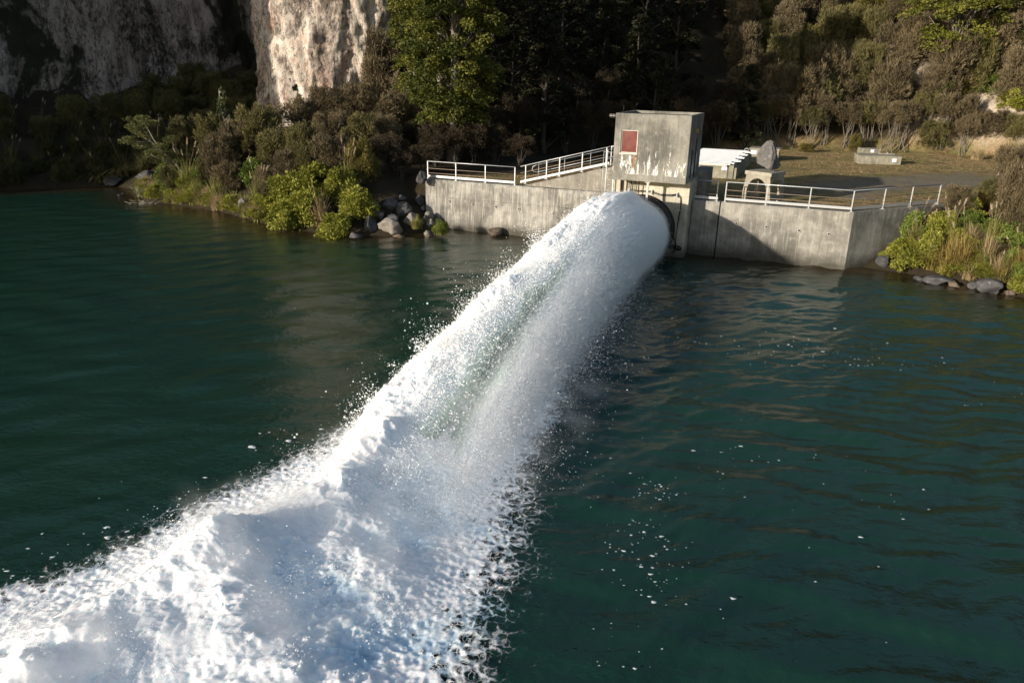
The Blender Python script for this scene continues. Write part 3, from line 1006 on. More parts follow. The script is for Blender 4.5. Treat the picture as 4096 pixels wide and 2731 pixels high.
def arch_panel(w0, w1, h, oh, ow, depth, n=18):
    """front panel with an arched opening; returns verts/faces in x,z extruded along y"""
    outer, inner = [], []
    for k in range(n + 1):
        t = k / n
        a = math.pi * (1 - t)
        inner.append((w0 / 2 + ow / 2 * math.cos(a), max(0, (oh - ow / 2) + ow / 2 * math.sin(a)) if 0 < k < n else 0))
    full_in = [(w0 / 2 - ow / 2, 0)] + [(w0 / 2 + ow / 2 * math.cos(math.pi * (1 - k / n)), (oh - ow * .62) + ow * .62 * math.sin(math.pi * k / n)) for k in range(n + 1)] + [(w0 / 2 + ow / 2, 0)]
    ins = (w0 - w1) / 2
    m_ = len(full_in)
    full_out = []
    for k, (x, z) in enumerate(full_in):
        t = k / (m_ - 1)
        if t < .3:
            s_ = t / .3
            full_out.append((ins * s_, h * s_))
        elif t > .7:
            s_ = (1 - t) / .3
            full_out.append((w0 - ins * s_, h * s_))
        else:
            full_out.append((ins + (w0 - 2 * ins) * (t - .3) / .4, h))
    v, f = [], []
    for y in (0, depth):
        v += [(x, y, z) for x, z in full_out] + [(x, y, z) for x, z in full_in]
    for k in range(m_ - 1):
        f.append((k, k + 1, m_ + k + 1, m_ + k)[::-1])
        o = 2 * m_
        f.append((o + k, o + k + 1, o + m_ + k + 1, o + m_ + k))
        f.append((m_ + k, m_ + k + 1, o + m_ + k + 1, o + m_ + k)[::-1])
        f.append((k, k + 1, o + k + 1, o + k))
    f.append((0, m_, 3 * m_, 2 * m_)); f.append((m_ - 1, 2 * m_ - 1, 4 * m_ - 1, 3 * m_ - 1)[::-1])
    return v, f


v, f = arch_panel(aw, 1.45, ah - .2, 1.42, 1.2, .24)
MB().add(v, f).build('front_arch', M_ARCH, ar)
v2 = [(x, y + ad - .24, z) for x, y, z in v]
MB().add(v2, f).build('rear_arch', M_ARCH, ar)
for sx in (.0, 1.0):
    for z0, z1 in ((.25, .5), (1.3, ah - .202)):
        x0 = .2 * z0 / ah
        q0 = (x0 + .02) if sx == 0 else aw - x0 - .24
        MB().box((q0, .242, z0), (q0 + .22, ad - .242, z1)).build('side_beam', M_ARCH, ar)
MB().prism([(.12, -.05), (aw - .12, -.05), (aw - .12, ad + .05), (.12, ad + .05)], ah - .198, ah).build('top_slab', M_ARCH, ar)


# ---- rocks
def rock_mesh(seed, sub=4, sx=1, sy=1, sz=1, rough=.28, facet=.5):
    import bmesh
    bm = bmesh.new()
    bmesh.ops.create_icosphere(bm, subdivisions=sub, radius=1)
    v = np.array([q.co[:] for q in bm.verts])
    F = [[w.index for w in fc.verts] for fc in bm.faces]
    bm.free()
    rg = np.random.default_rng(seed)
    for k in range(9):                      # flattened facets
        d = rg.normal(size=3); d /= np.linalg.norm(d)
        h = rg.uniform(.5, .9)
        p = v @ d
        v -= np.outer(np.maximum(p - h, 0) * min(1, facet * 1.9), d)
    d = v / np.linalg.norm(v, axis=1)[:, None]
    v += d * (rough * fbm(v * 1.1 + seed * 3.3, 3) + rough * .4 * fbm(v * 3.1 + seed, 4) + .03 * fbm(v * 9 + seed, 2))[:, None]
    return v * [sx, sy, sz], F


def rock(label, x, y, z, w, h, mat, seed, d=None, rz=0., group=None, sub=4, name='boulder', rough=.28):
    v, F = rock_mesh(seed, sub, w / 2, (d or w * .85) / 2, h / 2, rough)
    me = bpy.data.meshes.new(name)
    me.from_pydata(v.tolist(), [], F)
    me.polygons.foreach_set('use_smooth', [True] * len(F))
    me.materials.append(mat)
    o = link(name, me)
    o.location = (x, y, z)
    o.rotation_euler = (0, 0, rz)
    return tag(o, label, 'rock', group)


M_RK_PALE = mat_rock('pale_boulder', (.28, .25, .215), (.13, .12, .11), (.40, .365, .31), moss=(.10, .10, .03))
M_RK_DARK = mat_rock('dark_boulder', (.10, .095, .095), (.04, .04, .042), (.26, .25, .24))
M_RK_RED = mat_rock('reddish_boulder', (.165, .125, .095), (.08, .062, .048), (.27, .225, .185))
M_RK_MON = mat_rock('standing_stone', (.17, .16, .15), (.065, .06, .058), (.42, .39, .34), 2.2)

c, s_ = math.cos(AR), math.sin(AR)
bxp = (p[0] + c * .98 - s_ * .82, p[1] + s_ * .98 + c * .82)
# tall pointed stone: rough block narrowed to a peak
v, F = rock_mesh(47, 5, .74, .62, 1.06, .27, .42)
tz = (v[:, 2] + 1.1) / 2.2
k = np.clip(1.12 - .95 * np.clip(tz - .28, 0, 1) ** 1.2, .2, 1.2)
v[:, 0] = v[:, 0] * k - .06 * tz + .05
v[:, 1] *= k
v[:, 0] += .07 * np.sin(v[:, 1] * 9) * (tz < .9)
v[:, 2] = np.maximum(v[:, 2], -.92)
me = bpy.data.meshes.new('standing_boulder')
me.from_pydata(v.tolist(), [], F)
me.polygons.foreach_set('use_smooth', [True] * len(F))
me.materials.append(M_RK_MON)
st = link('standing_boulder', me)
st.location = (bxp[0], bxp[1], 2.93 + ah + .90)
st.rotation_euler = (0, 0, AR + .5)
st.scale = (.88, .88, .88)
st.location.z = 2.93 + ah + .80
tag(st, 'tall pointed grey boulder standing on the concrete arch', 'boulder')


def crop8(cx, cy):
    return 1350 + .34 * cx, 700 + .34 * cy


BL = [  # cx, cy, w, h in the close-up, material, label
    (620, 620, 300, 200, M_RK_PALE, 'largest pale boulder at the water edge left of the wall'),
    (390, 590, 180, 190, M_RK_DARK, 'dark rough boulder left of the largest pale boulder'),
    (480, 470, 160, 140, M_RK_DARK, 'tilted dark boulder above and left of the largest pale one'),
    (755, 425, 235, 175, M_RK_DARK, 'big smooth dark boulder in the middle of the pile'),
    (630, 350, 230, 150, M_RK_DARK, 'mossy dark boulder at the back left of the pile'),
    (870, 540, 200, 165, M_RK_PALE, 'cracked pale boulder right of the largest one'),
    (970, 310, 125, 140, M_RK_DARK, 'squarish boulder standing against the left wall end'),
    (1150, 465, 150, 120, M_RK_PALE, 'rounded grey boulder close to the left wall face'),
    (1090, 565, 110, 95, M_RK_PALE, 'small pale boulder behind the right grass tuft'),
    (765, 275, 115, 75, M_RK_DARK, 'flat boulder at the top of the pile'),
    (1010, 395, 75, 60, M_RK_PALE, 'smallest light stone inside the pile'),
    (1050, 690, 95, 80, M_RK_PALE, 'wet grey stone between the two grass tufts at the waterline'),
    (720, 720, 160, 60, M_RK_RED, 'brown half sunk stone in front of the largest boulder'),
    (430, 350, 90, 70, M_RK_DARK, 'small dark stone at the left of the pile'),
    (660, 525, 190, 120, M_RK_DARK, 'shaded boulder wedged behind the largest pale boulder'),
    (1115, 330, 130, 130, M_RK_DARK, 'shaded boulder touching the wall end'),
    (210, 720, 160, 80, M_RK_DARK, 'low wet rock under the yellow green bushes'),
    (1870, 660, 190, 110, M_RK_RED, 'lone brown jagged rock at the foot of the left wall'),
]
for i, (cx, cy, w_, h_, mt, lb) in enumerate(BL):
    px, py = crop8(cx, cy + h_ * .42)
    x, y, z = G(px, py)
    k = pxm(x, y) / .34
    ww, hh = w_ / k, h_ / k
    tl_, yl_ = WL(x, y)
    if tl_ > -.2 and tl_ < 12 and yl_ > -.75:
        q = W(tl_, -.55 - ww * .25)
        x, y = q[0], q[1]
    if tl_ <= -.2:
        pass
    rock(lb, x, y + ww * .25, z + hh * .40, ww * 1.05, hh * 1.15, mt, 60 + i, rz=i * 1.3, group='boulders at the left end of the wall')

c7 = lambda cx, cy: (3400 + .4145 * cx, 600 + .4145 * cy)
BR = [
    (335, 1065, 140, 120, M_RK_DARK, 'dark angular rock at the foot of the wall return'),
    (665, 1235, 110, 60, M_RK_DARK, 'wet dark stone below the right yellow green bush'),
    (880, 1265, 260, 75, M_RK_DARK, 'long low dark rock under the golden tussock'),
    (1015, 1300, 110, 60, M_RK_RED, 'brown stone at the waterline below the golden tussock'),
    (1205, 1310, 120, 70, M_RK_DARK, 'smooth dark stone left of the biggest right bank rock'),
    (1360, 1310, 220, 170, M_RK_DARK, 'biggest dark rock on the right bank waterline'),
    (1480, 1240, 120, 100, M_RK_DARK, 'dark rock behind the biggest right bank rock'),
    (1545, 1375, 95, 70, M_RK_RED, 'brown stone right of the biggest right bank rock'),
    (1650, 1335, 90, 80, M_RK_DARK, 'dark stone at the far right edge of the bank'),
    (1000, 660, 130, 120, M_RK_PALE, 'grey rock above the right yellow green bush beside the wall end'),
    (1230, 540, 130, 130, M_RK_PALE, 'pale grey rock behind the end of the long railing'),
]
for i, (cx, cy, w_, h_, mt, lb) in enumerate(BR):
    px, py = c7(cx, cy + h_ * .42)
    x, y, z = G(px, py, tmin=18)
    k = pxm(x, y) / .4145
    ww, hh = w_ / k, h_ / k
    rock(lb, x, y + ww * .2, z + hh * .36, ww * 1.12, hh * 1.2, mt, 90 + i, rz=i * 1.7, group='rocks on the right bank')
px, py = 500 + 790 * .595, 400 + 760 * .595
x, y, z = G(px, py)
rock('pale grey rock at the tussock bank waterline', x, y + .3, z + .5, .75, 1.25, M_RK_PALE, 31, rz=.4)
x, y, z = G(450, 745)
rock('smooth dark rock on the shaded far bank shore', x, y + .3, z + .25, 1.7, 1.0, M_RK_DARK, 33)
x, y, z = G(575, 725)
rock('pointed dark rock on the far shore behind the peninsula', x, y + .4, z + .3, 1.8, 1.4, M_RK_DARK, 35)
for i, (t_, y_, w_) in enumerate(((10.9, 1.9, .95), (12.3, 2.3, 1.1))):
    q = W(t_, y_)
    rock(['grey red rock on the earth of the ramp', 'reddish rock at the ramp top beside the building'][i], q[0], q[1], ZT + 1.15 + .3 * i, w_, w_ * .8, M_RK_RED, 140 + i)
# ================================================================== VEGETATION
ML_BROWN = mat_leaf('heath_leaf_brown', (.062, .049, .027), (.138, .107, .058), (.215, .168, .096))
ML_OLIVE = mat_leaf('heath_leaf_olive', (.060, .056, .022), (.130, .115, .042), (.19, .165, .065))
ML_YOL = mat_leaf('heath_leaf_gold', (.075, .066, .018), (.15, .125, .032), (.22, .18, .05))
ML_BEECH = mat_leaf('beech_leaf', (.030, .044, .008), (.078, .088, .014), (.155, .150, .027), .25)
ML_DARKB = mat_leaf('shade_forest_leaf', (.010, .013, .005), (.022, .024, .009), (.036, .032, .013), .15)  # forest shade is put into this near-black leaf colour
ML_YG = mat_leaf('bush_leaf_yellow_green', (.10, .115, .016), (.22, .225, .03), (.37, .36, .075), .3)
ML_GR = mat_leaf('bush_leaf_green', (.070, .105, .016), (.145, .195, .032), (.25, .30, .07), .3)
ML_GRASS = mat_leaf('tussock_green', (.14, .155, .03), (.25, .25, .065), (.42, .35, .14), .3)
ML_GOLD = mat_leaf('tussock_gold', (.16, .14, .035), (.30, .22, .06), (.45, .33, .13), .3)
ML_TAN = mat_leaf('dry_grass', (.22, .165, .085), (.40, .30, .16), (.54, .43, .26), .3)
ML_DGRASS = mat_leaf('shade_tussock', (.045, .05, .016), (.085, .085, .03), (.13, .11, .05), .2)  # shadow of the far bank darkens the tussock colour itself
ML_PLUME = mat_leaf('plume', (.36, .28, .18), (.50, .40, .28), (.60, .50, .38), .35)
ML_CON = mat_leaf('sapling_needle', (.030, .042, .018), (.075, .092, .035), (.13, .145, .06), .2)
ML_LEAN = mat_leaf('lean_leaf', (.065, .072, .022), (.125, .13, .042), (.20, .20, .08), .25)
M_BARK = mat_rock('grey_bark', (.22, .19, .155), (.10, .085, .065), (.34, .31, .27), 5)
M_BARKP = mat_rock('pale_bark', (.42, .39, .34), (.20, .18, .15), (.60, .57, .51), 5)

M_BARKD = mat_rock('shade_bark', (.085, .072, .058), (.04, .034, .028), (.13, .115, .10), 5)  # grey bark darkened as if shaded, for forest and hollow plants


def blades(c, d, L, Wd, rg):
    n = len(c)
    d = d / (np.linalg.norm(d, axis=1)[:, None] + 1e-9)
    s = np.cross(d, rg.normal(size=(n, 3)))
    s /= np.linalg.norm(s, axis=1)[:, None] + 1e-9
    L = np.broadcast_to(L, (n,))[:, None]
    Wd = np.broadcast_to(Wd, (n,))[:, None]
    v = np.stack([c, c + .45 * L * d + .5 * Wd * s, c + L * d, c + .45 * L * d - .5 * Wd * s], 1)
    return v.reshape(-1, 3)


def quads_of(v):
    return np.arange(len(v)).reshape(-1, 4)


def unit(v):
    return v / (np.linalg.norm(v, axis=-1, keepdims=True) + 1e-9)


def stems_mesh(rg, targets, base_r=.05, n=7, bare=None, wob=.12):
    mb = MB()
    for tg in targets:
        b = np.array([rg.normal() * .12, rg.normal() * .12, -.25])
        pts = []
        off = rg.normal(size=3) * wob
        for k in range(6):
            f = k / 5
            p = b + (np.array(tg) - b) * np.array([f ** 1.3, f ** 1.3, f])
            pts.append(p + off * math.sin(f * 3.1) + rg.normal(size=3) * .03 * f)
        mb.tube(pts, np.linspace(base_r, base_r * .35, 6), 5, cap=False)
    return mb


def heath_geo(rg, Wd, Ht, lobes=60, per=75, bare=.08, blade=(.16, .32), bw=(.03, .06)):
    """soft upright brushy crown: plume-shaped lobes of fine sprigs"""
    C, D, T, tops = [], [], [], []
    for k in range(lobes):
        a = rg.uniform(0, math.tau)
        u = rg.uniform(0, 1) ** .6
        zf = rg.uniform(0, 1) ** .9
        rad = Wd / 2 * (.26 + .64 * math.sqrt(max(0, 1 - (1.15 * (zf - .35)) ** 2))) * u
        lc = np.array([rad * math.cos(a), rad * math.sin(a), Ht * (bare + .06 + (.80 - bare) * zf)])
        lr = Wd * rg.uniform(.075, .15)
        lh = lr * rg.uniform(1.2, 1.9)
        tops.append(lc)
        n = int(per * rg.uniform(.6, 1.3))
        q = unit(rg.normal(size=(n, 3)) + np.array([lc[0], lc[1], .55 * Wd]) / Wd * .9)
        p = lc + q * [lr, lr, lh] * rg.uniform(.55, 1.0, (n, 1))
        C.append(p)
        D.append(q * .75 + unit(lc - [0, 0, Ht * .3])[None] * .35 + [0, 0, .55] + rg.normal(size=(n, 3)) * .28)
        T.append(np.clip(rg.uniform(.15, .85) + rg.normal(size=n) * .12, 0, 1))
    C, D, T = np.vstack(C), np.vstack(D), np.concatenate(T)
    vs, ts = [], []
    for k in range(2):
        vs.append(blades(C + rg.normal(size=C.shape) * .05, D + rg.normal(size=D.shape) * .22, rg.uniform(*blade, len(C)), rg.uniform(*bw, len(C)), rg))
        ts.append(T.repeat(4))
    v = np.vstack(vs)
    return v, np.concatenate(ts), tops


def leafy_geo(rg, Wd, Ht, lobes=22, per=160, leaf=(.09, .16), flat=.8, low=0.08):
    """broad-leaved rounded bush"""
    C, D, T, tops = [], [], [], []
    for k in range(lobes):
        a = rg.uniform(0, math.tau)
        zf = rg.uniform(0, 1)
        rad = Wd / 2 * .74 * math.sqrt(max(.05, 1 - (zf * .95) ** 2)) * rg.uniform(.45, 1)
        lc = np.array([rad * math.cos(a), rad * math.sin(a), Ht * (low + .70 * zf)])
        tops.append(lc)
        lr = Wd * rg.uniform(.11, .20)
        n = int(per * rg.uniform(.6, 1.35))
        q = unit(rg.normal(size=(n, 3)) + [lc[0] / Wd, lc[1] / Wd, .35])
        C.append(lc + q * [lr, lr, lr * flat] * rg.uniform(.45, 1.08, (n, 1)))
        D.append(q * .8 + rg.normal(size=(n, 3)) * .6 + [0, 0, .25])
        T.append(np.clip(rg.uniform(.1, .9) + rg.normal(size=n) * .16, 0, 1))
    C, D, T = np.vstack(C), np.vstack(D), np.concatenate(T)
    L = rg.uniform(*leaf, len(C))
    return blades(C, D, L, L * rg.uniform(.45, .7, len(C)), rg), T.repeat(4), tops


def beech_geo(rg, Wd, z0, z1, pads=120, per=130, leaf=(.16, .30), shape='oval'):
    """layered pads of small leaves on spreading limbs"""
    C, D, T, tips = [], [], [], []
    for k in range(pads):
        zf = rg.uniform(0, 1)
        prof = math.sin(math.pi * min(1, .18 + .80 * zf)) ** .6 if shape == 'oval' else (1.02 - zf) ** .8
        a = rg.uniform(0, math.tau)
        rad = Wd / 2 * prof * rg.uniform(.35, 1.0) ** .6
        lc = np.array([rad * math.cos(a), rad * math.sin(a), z0 + (z1 - z0) * zf])
        tips.append(lc)
        R0 = Wd * rg.uniform(.07, .14)
        n = int(per * rg.uniform(.6, 1.4))
        q = rg.normal(size=(n, 3))
        q = unit(q) * rg.uniform(.3, 1, (n, 1)) ** .5
        out = np.array([math.cos(a), math.sin(a), 0])
        pp = q * [R0, R0, R0 * .38]
        pp[:, 2] -= .28 * (pp @ out)                      # pads droop outward
        C.append(lc + pp)
        D.append(out * .7 + rg.normal(size=(n, 3)) * [.7, .7, .35] - [0, 0, .1])
        T.append(np.clip(rg.uniform(.1, .9) + rg.normal(size=n) * .14, 0, 1))
    C, D, T = np.vstack(C), np.vstack(D), np.concatenate(T)
    L = rg.uniform(*leaf, len(C))
    return blades(C, D, L, L * rg.uniform(.4, .65, len(C)), rg), T.repeat(4), tips


def tussock_geo(rg, Hh, n=260, w=.022, spread=1.0, droop=1.0, base=.14):
    vs, ts, qs = [], [], []
    S = 6
    a = rg.uniform(0, math.tau, n)
    L = Hh * rg.uniform(.65, 1.35, n)
    lean = rg.uniform(.10, 1.0, n) ** .8 * spread
    b = np.c_[rg.normal(size=n) * base, rg.normal(size=n) * base, np.zeros(n)]
    tint = np.clip(rg.normal(.5, .22, n), 0, 1)
    out = np.c_[np.cos(a), np.sin(a), np.zeros(n)]
    side = np.c_[-np.sin(a), np.cos(a), np.zeros(n)]
    rows = []
    for k in range(S):
        f = k / (S - 1)
        h = L * (f - droop * .62 * lean * f ** 2.3)
        r_ = L * lean * .85 * f ** 1.35
        p = b + out * r_[:, None]
        p[:, 2] += h
        wd = w * (1 - .85 * f) * np.ones(n)
        rows.append(np.stack([p - side * wd[:, None], p + side * wd[:, None]], 1))
    V = np.stack(rows, 1).reshape(-1, 3)                # n, S, 2
    i = np.arange(n)[:, None] * (2 * S) + np.arange(S - 1)[None] * 2
    i = i.ravel()
    Q = np.c_[i, i + 1, i + 3, i + 2]
    return V, Q, tint.repeat(2 * S)


class Kind:
    """one kind of plant: a few different individuals, each built once with its parts, then copied"""

    def __init__(s, name, cat, builders, size):
        s.name, s.cat, s.b, s.size = name, cat, builders, size
        s.protos = [None] * len(builders)
        s.k = 0

    def place(s, x, y, z, w, h, label, group=None, rz=None, v=None):
        i = s.k % len(s.b) if v is None else v
        s.k += 1
        if s.protos[i] is None:
            r_ = thing(s.name, label, s.cat)
            s.b[i](r_)
            s.protos[i] = r_
            o = r_
        else:
            o = copy_tree(s.protos[i])
        if 'group' in o.keys():
            del o['group']
        tag(o, label, s.cat, group, 'thing')
        o.location = (x, y, z)
        o.rotation_euler = (0, 0, random.uniform(0, 6.28) if rz is None else rz)
        o.scale = (w / s.size[0], w / s.size[0], h / s.size[1])
        return o


def mk_heath(seed, mat, Wd=3, Ht=3.2, bare=.08, lobes=64, per=78, stems=7, stem_r=.04, bark=None, **kw):
    def f(root):
        rg = np.random.default_rng(seed)
        v, t, tops = heath_geo(rg, Wd, Ht, lobes, per, bare, **kw)
        np_mesh('foliage', v, quads_of(v), mat, root, tint=t)
        idx = rg.choice(len(tops), min(stems, len(tops)), replace=False)
        stems_mesh(rg, [tops[k] for k in idx], stem_r).build('stems', bark or M_BARK, root)
    return f


def mk_trunky(seed, mat):
    """tall heath tree with bare slanting poles below the crown"""
    def f(root):
        rg = np.random.default_rng(seed)
        v, t, tops = heath_geo(rg, 3.0, 5.4, 56, 75, .50)
        np_mesh('crown', v, quads_of(v), mat, root, tint=t)
        mb = MB()
        for k in range(7):
            a = rg.uniform(0, 6.28)
            b = np.array([rg.normal() * .55, rg.normal() * .3, -.3])
            tp = np.array([.9 * math.cos(a), .7 * math.sin(a), rg.uniform(3.0, 4.4)])
            w1 = rg.normal(size=3) * .16
            pts = [b + (tp - b) * f_ + w1 * math.sin(f_ * 5 + a) * .6 for f_ in np.linspace(0, 1, 7)]
            mb.tube(pts, np.linspace(.05, .022, 7), 5, cap=False)
            if rg.random() < .8:
                q = pts[3]
                mb.tube([q, q + (np.array([rg.normal() * .3, rg.normal() * .3, .8])), q + np.array([rg.normal() * .5, rg.normal() * .4, 1.7])], [.028, .022, .012], 5, cap=False)
        mb.build('trunk', M_BARK, root)
    return f


def mk_leafy(seed, mat, Wd=2.2, Ht=1.8, **kw):
    def f(root):
        rg = np.random.default_rng(seed)
        v, t, tops = leafy_geo(rg, Wd, Ht, **kw)
        np_mesh('foliage', v, quads_of(v), mat, root, tint=t)
        stems_mesh(rg, tops[:8], .02).build('stems', M_BARK, root)
    return f


def mk_beech(seed, mat, Wd, z0, z1, pads, per, shape='oval', leaf=(.16, .30), bark=None, limbs=46):
    def f(root):
        rg = np.random.default_rng(seed)
        v, t, tips = beech_geo(rg, Wd, z0, z1, pads, per, leaf, shape)
        np_mesh('crown', v, quads_of(v), mat, root, tint=t)
        mb = MB()
        w1 = rg.normal(size=2) * .3
        tr = lambda f_: np.array([w1[0] * math.sin(f_ * 5), w1[1] * math.sin(f_ * 4 + 1), -.4 + (z1 * .97 + .4) * f_])
        r0 = .018 * z1 + .06
        mb.tube([tr(f_) for f_ in np.linspace(0, 1, 12)], np.linspace(r0, .03, 12), 9, cap=False)
        for k in rg.choice(len(tips), min(limbs, len(tips)), replace=False):
            tp = tips[k]
            zb = max(.3, tp[2] - np.hypot(tp[0], tp[1]) * rg.uniform(.5, 1.1))
            f_ = min(.95, (zb + .4) / (z1 * .97 + .4))
            b0 = tr(f_)
            mid = (b0 + tp) / 2 + np.array([0, 0, .12 * np.linalg.norm(tp - b0)])
            mb.tube([b0, (b0 + mid) / 2 + rg.normal(size=3) * .05, mid, (mid + tp) / 2 + rg.normal(size=3) * .08, tp], np.linspace(.085, .02, 5) * (.6 + .4 * (1 - f_)), 5, cap=False)
        mb.build('trunk', bark or M_BARKP, root)
    return f


def mk_tussock(seed, mat, Hh, plumes=0, n=280, **kw):
    def f(root):
        rg = np.random.default_rng(seed)
        V, Q, t = tussock_geo(rg, Hh, n, **kw)
        np_mesh('leaves', V, Q, mat, root, tint=t)
        for k in range(plumes):
            a = rg.uniform(0, 6.28)
            hgt = Hh * rg.uniform(1.1, 1.6)
            ln = rg.uniform(.15, .45)
            pts = [np.array([math.cos(a), math.sin(a), 0]) * ln * hgt * f_ ** 1.6 + np.array([0, 0, hgt * f_ - .12 * f_ ** 3]) for f_ in np.linspace(0, 1, 6)]
            MB().tube(pts, np.linspace(.014, .008, 6), 5, cap=False).build('stalk', ML_TAN, root)
            d = unit((pts[-1] - pts[-2])[None])[0]
            n_ = 60
            f_ = rg.uniform(0, 1, n_)
            c = pts[-1] + np.outer(f_ * .30, d) + rg.normal(size=(n_, 3)) * .012
            dd = np.tile(d, (n_, 1)) + rg.normal(size=(n_, 3)) * .35 + [math.cos(a) * .3, math.sin(a) * .3, -.15]
            pv = blades(c, dd, .11 * (1.1 - f_ * .6), .02, rg)
            np_mesh('plume', pv, quads_of(pv), ML_PLUME, root, tint=rg.uniform(0, 1, n_).repeat(4))
    return f


K_BROWN = Kind('heath_shrub', 'shrub', [mk_heath(100 + k, ML_BROWN) for k in range(5)], (3.0, 3.2))
K_OLIVE = Kind('heath_shrub', 'shrub', [mk_heath(110 + k, ML_OLIVE) for k in range(5)], (3.0, 3.2))
K_GOLDH = Kind('heath_shrub', 'shrub', [mk_heath(120 + k, ML_YOL, bw=(.04, .07)) for k in range(2)], (3.0, 3.2))
K_TRUNK = Kind('heath_tree', 'tree', [mk_trunky(130 + k, ML_BROWN if k % 3 else ML_OLIVE) for k in range(6)], (3.0, 5.4))
K_YG = Kind('leafy_bush', 'bush', [mk_leafy(140 + k, ML_YG, lobes=26, per=190) for k in range(4)], (2.2, 1.8))
K_GR = Kind('leafy_bush', 'bush', [mk_leafy(150 + k, ML_GR, lobes=20, per=150) for k in range(3)], (2.2, 1.8))
K_TG = Kind('tussock_grass', 'grass clump', [mk_tussock(160 + k, ML_GRASS, 1.25, n=300) for k in range(3)], (1.8, 1.2))
K_TT = Kind('tussock_grass', 'grass clump', [mk_tussock(165 + k, ML_TAN, 1.2, n=300, w=.018) for k in range(2)], (1.8, 1.2))
K_TOE = Kind('tussock_grass', 'grass clump', [mk_tussock(170 + k, ML_GRASS, 1.35, 5, 300) for k in range(2)], (1.8, 1.3))
K_GOLD = Kind('tussock_grass', 'grass clump', [mk_tussock(175 + k, ML_GOLD, 1.5, 2, 420, spread=1.1) for k in range(2)], (2.0, 1.4))
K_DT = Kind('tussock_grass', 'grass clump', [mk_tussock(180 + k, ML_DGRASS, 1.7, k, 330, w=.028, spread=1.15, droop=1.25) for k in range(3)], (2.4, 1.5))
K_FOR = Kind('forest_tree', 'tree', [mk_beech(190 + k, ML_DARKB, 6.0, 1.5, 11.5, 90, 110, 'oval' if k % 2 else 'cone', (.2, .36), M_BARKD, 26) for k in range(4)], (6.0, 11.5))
ML_DKH = mat_leaf('shade_heath_leaf', (.020, .016, .009), (.045, .034, .019), (.075, .055, .030), .15)  # brown heath leaf dimmed to paint shade into the colour
K_DKH = Kind('heath_shrub', 'shrub', [mk_heath(196 + k, ML_DKH, 3.4, 5.0, .35, 50, 75, 8, .05, M_BARKD) for k in range(3)], (3.4, 5.0))

ORD = ['first', 'second', 'third', 'fourth', 'fifth', 'sixth', 'seventh', 'eighth', 'ninth', 'tenth', 'eleventh', 'twelfth', 'thirteenth', 'fourteenth', 'fifteenth', 'sixteenth', 'seventeenth', 'eighteenth', 'nineteenth', 'twentieth']
ORD += ['twenty ' + w_ for w_ in ORD[:9]] + ['thirtieth'] + ['thirty ' + w_ for w_ in ORD[:9]] + ['fortieth'] + ['forty ' + w_ for w_ in ORD[:9]] + ['fiftieth'] + ['fifty ' + w_ for w_ in ORD[:9]]


def at_px(kind, px0, px1, py_top, py_base, label, group=None, sink=.1, hscale=1.0, wscale=1.15, v=None, tmin=25, dy=.3):
    """plant standing on the ground under the middle of its base"""
    x, y, z = G((px0 + px1) / 2, py_base, tmin)
    k = pxm(x, y)
    w = (px1 - px0) / k * wscale * (1.2 if kind is K_YG else 1)
    h = (py_base - py_top) / k * hscale
    return kind.place(x, y + dy + w * .15, H1(x, y + dy + w * .15) - sink, w, h + .25, label, group, v=v)


